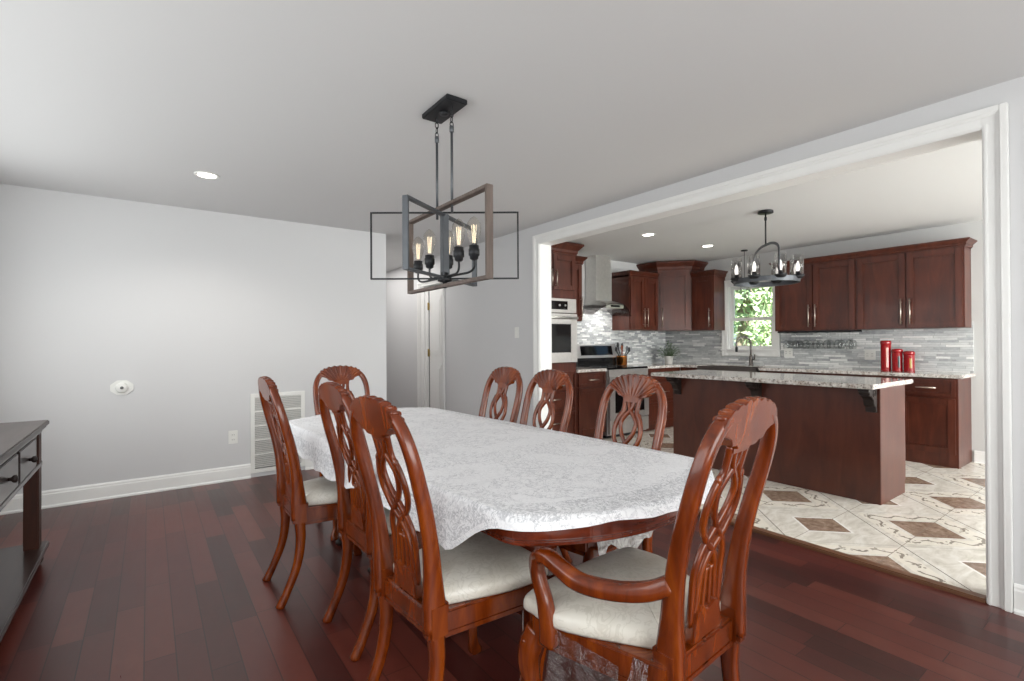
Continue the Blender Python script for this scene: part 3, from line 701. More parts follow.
t = base('cherry corner base cabinet between range run and sink', (KX - KB, 4.405, 0), RW, .288, BD, [('door', .02, .27, .12, .862, 'r')], group=GB)

# counters
t = thing('countertop', 'speckled granite counter left of the range', 'countertop', (0, 0, 0), 0, 'granite counters')
obj('slab', boxes((4.192, 4.385, .879, 4.708, KY - .001, .914), bev=.006), 'granite', t)
t = thing('countertop', 'L-shaped speckled granite counter around the corner and under the window', 'countertop', (0, 0, 0), 0, 'granite counters')
SY0, SY1 = 3.246, 4.106
bm = BM(); prism(bm, [(5.500, 4.385), (6.245, 4.385), (6.245, SY1), (6.60, SY1), (6.60, SY0), (6.245, SY0), (6.245, 1.285), (KX - .001, 1.285), (KX - .001, KY - .001), (5.500, KY - .001)], .879, .914, .005); obj('slab', bm, 'granite', t)
# backsplash
struct('backsplash_range', boxes((4.19, KY - .010, .915, 5.49, KY, 1.80), (5.49, KY - .010, .915, KX - .01, KY, 1.43)), 'mosaic_range', 'grey linear mosaic behind the range', 'backsplash')
struct('backsplash_window', boxes((KX - .010, 1.30, .915, KX, WY0 - CW - .012, 1.43), (KX - .010, WY1 + CW + .012, .915, KX, KY - .01, 1.43), (KX - .010, WY0 - CW - .012, .915, KX, WY1 + CW + .012, WZ0 - CW - .015)), 'mosaic_window', 'pale linear mosaic on the window wall', 'backsplash')

# sink and faucet
t = thing('apron_sink', 'steel apron-front sink below the kitchen window', 'sink', (0, 0, 0))
a, b, c, d = 6.225, SY0 + .003, 6.597, SY1 - .003
obj('bowl', boxes((a, b, .67, c, d, .69), (a, b, .69, a + .022, d, .906), (c - .018, b, .69, c, d, .906), (a, b, .69, c, b + .018, .906), (a, d - .018, .69, c, d, .906), bev=.004), 'dark_steel', t)
bm = BM(); lathe(bm, [(0, .692), (.04, .692), (.045, .698), (.03, .695), (0, .694)], (6.42, 3.67, 0), 16); obj('drain', bm, 'steel', t)
t = thing('kitchen_faucet', 'tall gooseneck faucet behind the sink in front of the window', 'faucet', (6.66, 3.56, .914))
bm = BM(); lathe(bm, [(.034, 0), (.034, .006), (.024, .012), (.022, .12), (.017, .13), (.017, .15)], n=18); obj('base', bm, 'dark_steel', t)
bm = BM(); pts = [(0, 0, .14), (0, 0, .3)] + [(-.085 * (1 - math.cos(q)), .09 * (1 - math.cos(q)) * .6, .31 + .085 * math.sin(q)) for q in [PI * k / 8 for k in range(9)]] + [(-.17, .108, .25)]
sweep(bm, cat(pts, 3), [.026, .026, .024, .024], 'round', up=(.3, 1, 0)); obj('spout', bm, 'dark_steel', t)
bm = BM(); lathe(bm, [(.013, .19), (.018, .2), (.018, .25), (.014, .26)], (-.17, .108, 0), 14); obj('spray_head', bm, 'blackmetal', t)
bm = BM(); sweep(bm, [(0, 0, .085), (0, -.05, .09), (0, -.055, .16)], [.022, .022, .014], 'round', up=(1, 0, 0)); obj('lever', bm, 'dark_steel', t)

# range
RX0, RX1, RF = 4.716, 5.484, 4.375
t = thing('range_cooker', 'stainless freestanding range with a black glass cooktop', 'range', (0, 0, 0))
obj('body', boxes((RX0, RF + .02, .05, RX1, KY - .02, .895), bev=.003), 'steel', t)
obj('plinth', boxes((RX0 + .02, RF + .06, ZT, RX1 - .02, KY - .05, .06)), 'blackmetal', t)
o = obj('cooktop', boxes((RX0 - .003, RF - .005, .895, RX1 + .003, KY - .08, .917), bev=.004), 'blackglass', t)
for x, y, r in ((4.9, 4.56, .1), (5.3, 4.56, .08), (4.9, 4.78, .075), (5.3, 4.78, .1)):
    bm = BM(); sweep(bm, [(x + r * math.cos(q), y + r * math.sin(q), .9175) for q in [2 * PI * k / 24 for k in range(24)]], (.004, .001), 'rect', closed=True); obj('burner_ring', bm, 'graymetal', o)
obj('riser', boxes((RX0, KY - .085, .905, RX1, KY - .016, 1.028)), 'blackglass', t)
bm = BM(); prism(bm, [(KY - .016, 1.028), (KY - .016, 1.215), (KY - .055, 1.215), (KY - .088, 1.05), (KY - .088, 1.028)], RX0, RX1, .004, lambda p: Vector((p.z, p.x, p.y))); o = obj('backguard', bm, 'steel', t)
bm = BM(); prism(bm, [(KY - .0585, 1.195), (KY - .0605, 1.195), (KY - .0865, 1.065), (KY - .0845, 1.065)], RX0 + .07, RX1 - .07, 0, lambda p: Vector((p.z, p.x - .001, p.y))); obj('display', bm, 'blackglass', o)
bm = BM(); quad_box(bm, RX0 + .004, RF - .02, .80, RX1 - .004, RF + .02, .892, .006); o = obj('control_strip', bm, 'steel', t)
o = obj('oven_door', boxes((RX0 + .004, RF - .03, .26, RX0 + .1, RF + .015, .79), (RX1 - .1, RF - .03, .26, RX1 - .004, RF + .015, .79), (RX0 + .1, RF - .03, .26, RX1 - .1, RF + .015, .34), (RX0 + .1, RF - .03, .72, RX1 - .1, RF + .015, .79), bev=.004), 'steel', t)
obj('door_glass', boxes((RX0 + .095, RF - .026, .335, RX1 - .095, RF + .01, .725)), 'blackglass', o)
bm = BM(); sweep(bm, [(RX0 + .03, RF - .07, .765), (RX1 - .03, RF - .07, .765)], .028, 'round')
for x in (RX0 + .08, RX1 - .08): sweep(bm, [(x, RF - .02, .765), (x, RF - .075, .765)], .018, 'round')
obj('handle', bm, 'steel', o)
obj('warming_drawer', boxes((RX0 + .004, RF - .025, .07, RX1 - .004, RF + .015, .25), bev=.005), 'steel', t)

# hood
t = thing('range_hood', 'stainless chimney hood with glass wings above the range', 'hood', (5.1, KY - .001, 0))
obj('chimney', boxes((-.155, -.215, 1.80, .155, 0, 2.12), (-.150, -.21, 2.12, .150, 0, KH - .002), bev=.003), 'steel', t)
bm = BM(); prism(bm, [(0, 1.71), (0, 1.85), (-.2, 1.83), (-.40, 1.775), (-.425, 1.75), (-.42, 1.71)], -.175, .175, .006, lambda p: Vector((p.z, p.x, p.y))); o = obj('motor_housing', bm, 'steel', t)
obj('control_panel', boxes((-.09, -.428, 1.722, .09, -.418, 1.748), bev=.003), 'blackglass', o)
bm = BM(); rows = []
for sgn in (0, 1):
    for i in range(15):
        x = -.378 + .756 * i / 14; zz = 1.79 - .16 * (abs(x) / .378) ** 2.2
        rows.append([bm.verts.new((x, y, zz + .006 * sgn - .02 * (y < -.3))) for y in (-.002, -.18, -.34, -.47 + .09 * (x / .378) ** 2)])
n_ = 15
for i in range(14):
    for k in range(3):
        bm.faces.new((rows[i][k], rows[i + 1][k], rows[i + 1][k + 1], rows[i][k + 1])).smooth = True
        bm.faces.new((rows[n_ + i][k + 1], rows[n_ + i + 1][k + 1], rows[n_ + i + 1][k], rows[n_ + i][k])).smooth = True
    for k in (0, 3): bm.faces.new((rows[i][k], rows[n_ + i][k], rows[n_ + i + 1][k], rows[i + 1][k]))
for i in (0, 14):
    for k in range(3): bm.faces.new((rows[i][k], rows[i][k + 1], rows[n_ + i][k + 1], rows[n_ + i][k]))
obj('glass_canopy', bm, 'smoke', t)

hl = lamp('hood_lamp', 'AREA', (0, 0, 0), (0, 0, 0), 2.2, (.4, .12), (1, .97, .93)); hl.parent = t; hl.location = (0, -.2, 1.704)

# crock of utensils, herb pot
t = thing('utensil_crock', 'copper crock on the counter right of the range', 'crock', (5.568, 4.90, .9145))
bm = BM(); lathe(bm, [(0, 0), (.07, 0), (.077, .01), (.075, .12), (.079, .13), (.073, .135), (.067, .125), (.065, .01), (0, .008)], n=24); obj('body', bm, 'copper', t)
UN = ['black-handled spoon leaning left in the copper crock', 'dark spatula standing tall in the copper crock', 'dark ladle leaning right in the copper crock', 'wooden spoon at the front of the copper crock', 'slotted turner at the back of the copper crock', 'black whisk handle leaning far right in the copper crock']
for k, (dx, dy, h, m) in enumerate(((-.13, -.02, .19, 'blackmetal'), (-.045, .03, .25, 'blackmetal'), (.04, .03, .24, 'blackmetal'), (-.075, -.075, .21, 'chairwood'), (.02, -.08, .20, 'graymetal'), (.115, -.03, .18, 'blackmetal'))):
    u_ = thing('kitchen_utensil', UN[k], 'utensil', (5.568, 4.90, .9255), 0, 'utensils in the copper crock')
    bm = BM(); a = Vector((-dx * .25, -dy * .25, .0)); e = Vector((dx, dy, h)); sweep(bm, [a, e * .6 + a * .4, e], [.012, .016, .022], 'round', up=(0, 1, 0)); obj('shank', bm, m, u_)
    bm = BM(); ball(bm, e + Vector((dx * .1, 0, .03)), .03, (.85, .35, 1.25)); obj('head', bm, m, u_)
t = thing('potted_herb', 'small green herb in a white pot on the corner counter', 'plant', (6.40, 4.70, .9145))
bm = BM(); lathe(bm, [(0, 0), (.05, 0), (.055, .004), (.062, .09), (.072, .092), (.072, .115), (.06, .115), (.056, .1), (0, .1)], n=24); obj('pot', bm, 'pot', t)
bm = BM(); rnd = random.Random(4)
for k in range(240):
    a = rnd.uniform(0, 2 * PI); r = rnd.uniform(.0, .165); p = Vector((r * math.cos(a), r * math.sin(a), .12 + rnd.uniform(.0, .24) * (1 - r * 3.6)))
    if k % 3 == 0: sweep(bm, [(p.x * .2, p.y * .2, .1), (p.x * .6, p.y * .6, p.z * .7), p], .004, 'round', up=(1, .3, 0), n=4)
    u = Vector((math.cos(a), math.sin(a), rnd.uniform(-.6, .5))).normalized(); w = u.cross(Vector((0, 0, 1))).normalized(); s = rnd.uniform(.02, .035)
    nn = u.cross(w) * .004
    A = [bm.verts.new(p + q) for q in (Vector(), u * s * .5 + w * s * .45 + nn, u * s * 1.2, u * s * .5 - w * s * .45 + nn)]; bm.faces.new(A)
obj('foliage', bm, 'green', t)

# red canisters
for y, h, wm, lab in ((1.985, .335, 'flour', 'tallest red canister with a pale window, left of the three'), (1.881, .245, 'coffee', 'middle-height red canister with a dark window, between the other two'), (1.777, .222, 'grain', 'shortest red canister with a tan window, right of the three')):
    t = thing('canister', lab, 'canister', (6.56, y, .9145), -PI / 2 + .55, 'red canisters on the window counter')
    r = .048; bm = BM(); lathe(bm, [(0, 0), (r, 0), (r + .002, .004), (r + .002, .012), (r, .016), (r, h - .045), (r - .001, h - .043)], n=32); obj('body', bm, 'red', t)
    bm = BM(); lathe(bm, [(r - .002, h - .044), (r + .003, h - .042), (r + .003, h - .012), (r - .006, h - .002), (0, h)], n=32); obj('lid', bm, 'red', t)
    bm = BM(); A = []
    for q in (-.21, -.07, .07, .21): A.append([bm.verts.new(((r + .0012) * math.sin(q), -(r + .0012) * math.cos(q), z)) for z in (.04, h - .08)])
    for p_, q_ in zip(A, A[1:]): bm.faces.new((p_[0], q_[0], q_[1], p_[1]))
    obj('window', bm, wm, t)

# hanging wine glasses
t = thing('stemware_rack', 'dark rack of rails under the wall cabinet right of the window', 'rack', (0, 0, 0))
bm = BM(); quad_box(bm, 6.52, 2.27, 1.362, 6.53, 3.13, 1.374); quad_box(bm, 6.72, 2.27, 1.362, 6.73, 3.13, 1.374); obj('crossbar', bm, 'blackmetal', t)
for k in range(8):
    y = 2.285 + k * .118; obj('rail', boxes((6.51, y - .018, 1.352, 6.74, y + .018, 1.362), bev=.002), 'blackmetal', t)
def wineglass(loc):
    t = thing('wine_glass', 'clear wine glass hanging upside down from the rack under the wall cabinet', 'wine glass', loc, 0, 'wine glasses hanging under the cabinet')
    bm = BM(); lathe(bm, [(0, .0), (.034, .001), (.034, -.002), (.006, -.006)], n=18); obj('foot', bm, 'glass', t)
    bm = BM(); lathe(bm, [(.006, -.006), (.0035, -.02), (.0035, -.075), (.007, -.085)], n=10); obj('stem', bm, 'glass', t)
    bm = BM(); lathe(bm, [(.007, -.085), (.03, -.10), (.041, -.13), (.040, -.16), (.033, -.195), (.031, -.195), (.038, -.16), (.039, -.13), (.028, -.102), (0, -.09)], n=20); obj('bowl', bm, 'glass', t)
    return t
g0 = None; k_ = 0
for k in range(7):
    y = 2.344 + k * .118
    for x in (6.58, 6.68):
        pos = {0: 'at the right end', 1: 'second from the right end', 2: 'third from the right end', 3: 'in the middle', 4: 'third from the window', 5: 'second from the window', 6: 'nearest the window'}[k]
        lab = 'clear wine glass hanging upside down %s of the %s row' % (pos, 'front' if x < 6.6 else 'back')
        if g0 is None: g0 = wineglass((x, y, 1.3505)); g0['label'] = lab
        else: dup(g0, (x, y, 1.3505), 0, lab)

# island
IY0, IY1, IX0, IX1 = 1.378, 3.2, 4.425, 4.985
t = thing('kitchen_island', 'long cherry island with a plain panelled back facing the dining room', 'island', (0, 0, 0))
obj('body', boxes((IX0 + .012, IY0 + .012, .1, IX1 - .03, IY1 - .012, .893), (IX0 + .012, IY0 + .012, ZT, IX1 - .1, IY1 - .012, .1)), 'cabinet', t)
obj('back_panel', boxes((IX0, IY0, ZT, IX0 + .0125, IY1, .893), bev=.002), 'island', t)
for y in (IY0, IY1 - .0125): obj('end_panel', boxes((IX0 + .0125, y, ZT, IX1 - .03, y + .0125, .893), bev=.001), 'island', t)
for k in range(4):
    y0 = IY0 + .002 + k * .4545
    o = obj('door', boxes((IX1 - .03, y0, .11, IX1, y0 + .45, .885), bev=.004), 'cabinet', t)
t = thing('countertop', 'speckled granite island top overhanging towards the dining room', 'countertop', (0, 0, 0), 0, 'granite counters')
bm = BM(); prism(bm, [(4.20, 1.348), (5.075, 1.348), (5.075, 3.31), (4.20, 3.31)], .8935, .929, .006); obj('slab', bm, 'granite', t)
for y, lab in ((1.43, 'dark scrolled corbel at the right end of the island overhang'), (2.30, 'dark scrolled corbel at the middle of the island overhang'), (3.13, 'dark scrolled corbel at the left end of the island overhang')):
    t = thing('corbel', lab, 'bracket', (IX0, y, .893), 0, 'corbels under the island top')
    bm = BM(); prism(bm, [(0, 0), (-.17, 0), (-.17, -.025), (-.155, -.03), (-.15, -.05), (-.11, -.062), (-.075, -.09), (-.06, -.13), (-.03, -.15), (-.028, -.185), (0, -.19)], -.035, .035, .004, lambda p: Vector((p.x, p.z, p.y))); obj('bracket_body', bm, 'bracket', t)
    bm = BM()
    for sy in (-.037, .037):
        sweep(bm, [(-.065 + .032 * math.cos(q) * (1 - q / 14), sy, -.045 + .032 * math.sin(q) * (1 - q / 14)) for q in [k * .45 for k in range(24)]], .008, 'round', up=(0, 1, 0), n=6)
    obj('scroll', bm, 'bracket', t)

# ring chandelier over the island
t = thing('ring_chandelier', 'dark ring chandelier with clear glass cylinders above the island', 'chandelier', (4.6, 2.31, 0))
bm = BM(); lathe(bm, [(0, 0), (.062, 0), (.066, -.008), (.066, -.022), (.05, -.026), (0, -.028)], (0, 0, KH), 28); obj('canopy', bm, 'blackmetal', t)
bm = BM(); sweep(bm, [(0, 0, KH - .02), (0, 0, 2.13)], .014, 'round', up=(0, 1, 0)); lathe(bm, [(.007, 2.36), (.012, 2.365), (.012, 2.39), (.007, 2.395)]); obj('stem', bm, 'blackmetal', t)
RR, RZ = .268, 1.80
YA = math.radians(229)
bm = BM(); yk = [(-RR, 0, RZ), (-RR, 0, RZ + .12), (-RR, 0, RZ + .24), (-RR + .02, 0, RZ + .285), (-RR + .08, 0, RZ + .315), (-.1, 0, RZ + .333), (0, 0, RZ + .335)]
yk = yk + [(-p[0], 0, p[2]) for p in yk[-2::-1]]; cy_, sy_ = math.cos(YA), math.sin(YA)
sweep(bm, cat([(p[0] * cy_, p[0] * sy_, p[2]) for p in yk], 4), (.024, .011), 'soft', up=(-sy_, cy_, 0)); obj('yoke', bm, 'graymetal', t)
bm = BM(); sweep(bm, [(RR * math.cos(q), RR * math.sin(q), RZ) for q in [2 * PI * k / 64 for k in range(64)]], (.014, .045), 'rect', closed=True); o = obj('ring', bm, 'graymetal', t)
for k in range(8):
    a = math.radians(186.6) + k * PI / 4; p = Vector((RR * math.cos(a), RR * math.sin(a), RZ))
    bm = BM(); lathe(bm, [(0, .0), (.03, .0), (.052, .022), (.052, .03), (.019, .03), (.019, .06), (.015, .064), (0, .064)], p, 18); c_ = obj('candle_socket', bm, 'blackmetal', t)
    bm = BM(); lathe(bm, [(.047, .031), (.047, .21), (.0445, .21), (.0445, .031)], p, 22); obj('glass_cylinder', bm, 'ribbed', c_)
    bm = BM(); lathe(bm, [(0, .064), (.011, .066), (.017, .10), (.010, .14), (0, .16)], p, 12); obj('bulb', bm, 'bulbwarm', c_)

# pendant over the sink
t = thing('sink_pendant', 'small glass jar pendant hanging in front of the kitchen window', 'pendant light', (6.33, 3.46, 0))
bm = BM(); lathe(bm, [(0, 0), (.04, 0), (.042, -.014), (0, -.018)], (0, 0, KH), 24); obj('canopy', bm, 'blackmetal', t)
bm = BM(); sweep(bm, [(0, 0, KH - .015), (0, 0, 2.06)], .007, 'round', up=(0, 1, 0)); obj('stem', bm, 'blackmetal', t)
bm = BM(); lathe(bm, [(.008, 2.07), (.03, 2.06), (.045, 2.03), (.052, 2.0), (.052, 1.99), (0, 1.99)], n=20); obj('cap', bm, 'blackmetal', t)
bm = BM(); lathe(bm, [(.05, 1.99), (.055, 1.96), (.062, 1.86), (.055, 1.80), (.04, 1.785), (.037, 1.787), (.053, 1.803), (.059, 1.86), (.052, 1.96), (.047, 1.99)], n=24); obj('glass_shade', bm, 'glass', t)

# ------------------------------------------------------------------ dining chandelier
t = thing('lantern_chandelier', 'rectangular black and brown framed chandelier with five clear bulbs above the table', 'chandelier', (1.209, 2.225, 0))
RZ_ = math.radians(4)
obj('canopy', boxes((-.058, -.135, H - .026, .058, .135, H), bev=.004), 'blackmetal', t)
bm = BM(); lathe(bm, [(.022, 0), (.022, -.012), (.012, -.016), (0, -.016)], (0, 0, H - .026), 16); obj('finial', bm, 'blackmetal', t)
for y in (-.078, .078):
    bm = BM()
    for k in range(4):
        z = H - .04 - k * .026; q = k % 2
        sweep(bm, [((.009 * math.cos(a) if q else 0), y + (0 if q else .009 * math.cos(a)), z + .016 * math.sin(a)) for a in [2 * PI * j / 12 for j in range(12)]], .0045, 'round', up=(0, 1, 0) if q else (1, 0, 0), closed=True, n=6)
    c_ = obj('chain', bm, 'blackmetal', t)
    bm = BM(); sweep(bm, [(0, y, H - .135), (0, y, 1.885)], .013, 'round', up=(0, 1, 0))
    lathe(bm, [(0, .02), (.011, .014), (.011, -.014), (0, -.02)], (0, y, H - .14), 12); obj('rod', bm, 'graymetal', t)
def frame(name, deg, hw, z0, z1, wd, th, mat):
    """rectangular frame standing on the vertical axis; wd: band width out of its plane, th: thickness in its plane"""
    bm = BM(); a = math.radians(deg); R = Matrix.Rotation(a, 4, 'Z')
    for b in ((-hw, -wd / 2, z0, -hw + th, wd / 2, z1), (hw - th, -wd / 2, z0, hw, wd / 2, z1), (-hw + th, -wd / 2, z1 - th, hw - th, wd / 2, z1), (-hw + th, -wd / 2, z0, hw - th, wd / 2, z0 + th)):
        q = BM(); quad_box(q, *b, .0015); merge(bm, q, R)
    return obj(name, bm, mat, t)
frame('outer_frame', 90, .415, 1.526, 1.942, .034, .016, 'brownwood')
frame('middle_frame', 213, .36, 1.568, 1.895, .03, .011, 'graymetal')
frame('thin_frame', -36, .375, 1.566, 1.908, .010, .008, 'blackmetal')
bm = BM(); quad_box(bm, -.017, -.017, 1.585, .017, .017, 1.895, .002); o = obj('centre_post', bm, 'graymetal', t)
bm = BM(); lathe(bm, [(0, 1.52), (.012, 1.525), (.012, 1.55), (.036, 1.556), (.036, 1.575), (.02, 1.585), (.02, 1.6)], n=18); obj('hub', bm, 'blackmetal', t)
for k, (bx, by) in enumerate(((.0, .305), (-.03, .107), (.055, .06), (-.017, -.171), (.02, -.249))):
    bm = BM(); r = math.hypot(bx, by); ux, uy = bx / r, by / r
    sweep(bm, cat([(0, 0, 1.575), (bx * .5, by * .5, 1.578), (bx * .85, by * .85, 1.58), (bx, by, 1.60), (bx, by, 1.64)], 5), .011, 'round', up=(uy, -ux, .01)); arm = obj('lamp_arm', bm, 'blackmetal', t)
    p = Vector((bx, by, 1.632)); bm = BM(); lathe(bm, [(0, 0), (.012, 0), (.02, .006), (.021, .018), (.026, .022), (.026, .05), (.023, .054), (.023, .068), (0, .068)], p, 18); obj('lamp_socket', bm, 'blackmetal', arm)
    bm = BM(); lathe(bm, [(.014, .066), (.017, .082), (.030, .118), (.034, .145), (.030, .174), (.016, .195), (.004, .204), (0, .204)], p, 20); obj('bulb', bm, 'bulb_glass', arm)
    bm = BM()
    for q in range(4):
        a = PI / 4 + q * PI / 2; sweep(bm, [p + Vector((.006 * math.cos(a), .006 * math.sin(a), .08)), p + Vector((.011 * math.cos(a), .011 * math.sin(a), .165))], .0022, 'round', up=(1, 0, 0), n=5)
    obj('filament', bm, 'filament', arm)

# ------------------------------------------------------------------ console at the left
CF, CE = -.465, 3.918
t = thing('console_table', 'dark brown console with drawers and a low shelf against the left wall', 'console', (CF, CE, 0))
D_, L_ = .43, 2.27
obj('top', boxes((-D_, -L_, .785, 0, 0, .812), (-D_ + .012, -L_ + .012, .768, -.012, -.012, .786), bev=.005), 'consoletop', t)
obj('apron', boxes((-D_ + .03, -L_ + .06, .56, -.035, -.03, .768), (-.037, -L_ + .06, .56, -.026, -.03, .585), (-.037, -L_ + .06, .75, -.026, -.03, .768), bev=.002), 'espresso', t)
for k in range(4):
    y1 = -.255 - k * .455; y0 = y1 - .415
    o = obj('drawer', boxes((-.036, y0, .592, -.022, y1, .745), bev=.004), 'espresso', t)
    bm = BM(); lathe(bm, [(.008, 0), (.007, .008), (.016, .016), (.017, .026), (.008, .031), (0, .032)], (-.022, (y0 + y1) / 2, .668), 18, 'x'); obj('knob', bm, 'bracket', o)
for x in (-.06, -D_ + .06):
    for y in (-.09, -L_ + .09):
        obj('leg', boxes((x - .032, y - .045, .11, x + .032, y + .045, .77), bev=.004), 'consoleleg', t)
obj('shelf', boxes((-D_, -L_, .085, 0, 0, .115), (-D_ + .01, -L_ + .01, .06, -.01, -.01, .09), bev=.006), 'espresso', t)
for x in (-.05, -D_ + .05):
    for y in (-.05, -L_ + .05):
        bm = BM(); lathe(bm, [(0, 0), (.018, 0), (.03, .02), (.032, .035), (.022, .05), (.022, .062)], (x, y, 0), 16); obj('foot', bm, 'espresso', t)

# ------------------------------------------------------------------ dining table and cloth
TX, TY, TROT = 1.265, 2.26, math.radians(3.0)
TA, TB = .505, 1.295
def outline(a, b, n=192, bow=.19):
    raw = []
    ye = b - bow
    for k in range(41): x = a - 2 * a * k / 40; raw.append((x, b - bow * (abs(x) / a) ** 2.2))
    for k in range(1, 60): raw.append((-a - .012 * math.sin(PI * k / 60), ye - 2 * ye * k / 60))
    for k in range(41): x = -a + 2 * a * k / 40; raw.append((x, -b + bow * (abs(x) / a) ** 2.2))
    for k in range(1, 60): raw.append((a + .012 * math.sin(PI * k / 60), -ye + 2 * ye * k / 60))
    L = [0.0]
    for p, q in zip(raw, raw[1:] + raw[:1]): L.append(L[-1] + math.hypot(q[0] - p[0], q[1] - p[1]))
    out = []; m = 0; raw2 = raw + raw[:1]
    for k in range(n):
        d = L[-1] * k / n
        while L[m + 1] < d: m += 1
        f = (d - L[m]) / max(1e-9, L[m + 1] - L[m]); out.append((raw2[m][0] * (1 - f) + raw2[m + 1][0] * f, raw2[m][1] * (1 - f) + raw2[m + 1][1] * f))
    for _ in range(2): out = [tuple(.25 * out[k - 1][c] + .5 * out[k][c] + .25 * out[(k + 1) % n][c] for c in (0, 1)) for k in range(n)]
    return out
t = thing('dining_table', 'long cherry dining table with a bowed end under the white cloth', 'dining table', (TX, TY, 0), TROT)
bm = BM(); prism(bm, outline(TA, TB), .728, .757, .006); obj('tabletop', bm, 'tablewood', t)
bm = BM(); prism(bm, outline(TA - .022, TB - .022), .672, .729, .004); prism(bm, outline(TA - .014, TB - .014), .662, .676, .004); obj('apron', bm, 'tablewood', t)
for y in (-.62, .62):
    bm = BM(); lathe(bm, [(.10, .655), (.10, .63), (.06, .6), (.055, .56), (.09, .5), (.11, .42), (.10, .34), (.06, .29), (.075, .26), (.085, .24), (.085, .14), (.03, .12)], (0, y, 0), 28); pd = obj('pedestal', bm, 'tablewood', t)
    for q in range(4):
        a = PI / 4 + q * PI / 2; c, s = math.cos(a), math.sin(a)
        bm = BM(); sweep(bm, cat([(c * .05, y + s * .05, .2), (c * .14, y + s * .14, .245), (c * .24, y + s * .24, .17), (c * .31, y + s * .31, .07), (c * .35, y + s * .35, .035)], 6), [(.07, .09), (.06, .075), (.05, .06), (.045, .05), (.06, .055)], 'soft')
        lg = obj('leg', bm, 'tablewood', pd)
        bm = BM()
        for w in (-.5, 0, .5): ball(bm, (c * .365 - s * w * .04, y + s * .365 + c * w * .04, .02), .02, (1.2, 1.2, 1))
        obj('claw_foot', bm, 'bracket', lg)
tc = BM(); N = 192; base_o = outline(TA + .004, TB + .004, N); rings = []
rnd = random.Random(11)
def drop(x, y):
    u, v = x / TA, y / TB
    left = max(0, -u) ** 2; right = max(0, u) ** 2; nq = min(1, max(0, (-v - .64) / .2)); near = nq * nq * (3 - 2 * nq); far = max(0, v) ** 6
    d = .020 + .125 * left * (1 - .88 * near) * (1 - .25 * far) + .03 * right * (1 - .3 * near) + .03 * far + .022 * near * min(1, max(0, u * 1.5 + .5))
    return d
for f in (.0, .25, .5, .75, .9, .97, 1.0):
    rings.append([tc.verts.new((x * f, y * f, .7615 + .0012 * math.sin(x * f * 23 + y * f * 11))) for x, y in base_o] if f > 0 else [tc.verts.new((0, 0, .7615))])
for j, (g, dz) in enumerate(((.006, .0), (.014, .08), (.019, .25), (.022, .55), (.025, .85), (.028, 1.0))):
    R = []
    for k, (x, y) in enumerate(base_o):
        (xa, ya), (xb, yb_) = base_o[k - 2], base_o[(k + 2) % N]; nx, ny = (yb_ - ya), -(xb - xa); q = math.hypot(nx, ny) or 1; nx, ny = nx / q, ny / q
        s = k / N * 2 * PI
        wv = math.sin(s * 22 + 1.5 * math.sin(s * 5)) * .6 + math.sin(s * 41 + 2) * .3
        gg = g + .013 * wv * dz; d = drop(x, y) * (1 + .10 * math.sin(s * 7 + 1) + .05 * math.sin(s * 31))
        R.append(tc.verts.new((x + nx * gg, y + ny * gg, .759 - .003 - d * dz if j else .760)))
    rings.append(R)
for k in range(N): tc.faces.new((rings[0][0], rings[1][k], rings[1][(k + 1) % N])).smooth = True
for A, B in zip(rings[1:], rings[2:]):
    for k in range(N): tc.faces.new((A[k], B[k], B[(k + 1) % N], A[(k + 1) % N])).smooth = True
o = obj('tablecloth', tc, 'lace', None, (TX, TY, .0), (0, 0, TROT))
_at = o.data.attributes.new('hem_distance', 'FLOAT', 'POINT')
for v_ in o.data.vertices:
    if v_.index < 1 + 6 * N:
        q_ = (v_.index - 1) // N if v_.index else 0; k_ = (v_.index - 1) % N; x_, y_ = base_o[k_]; f_ = (.0, .25, .5, .75, .9, .97, 1.0)[q_ + 1] if v_.index else 0
        _at.data[v_.index].value = (1 - f_) * math.hypot(x_, y_) * .7 + drop(x_, y_) if v_.index else 1.0
    else:
        q_, k_ = divmod(v_.index - 1 - 6 * N, N); x_, y_ = base_o[k_]; _at.data[v_.index].value = drop(x_, y_) * (1 - (.0, .08, .25, .55, .85, 1.0)[q_])
tag(o, 'white lace tablecloth draped over the long dining table', 'tablecloth')

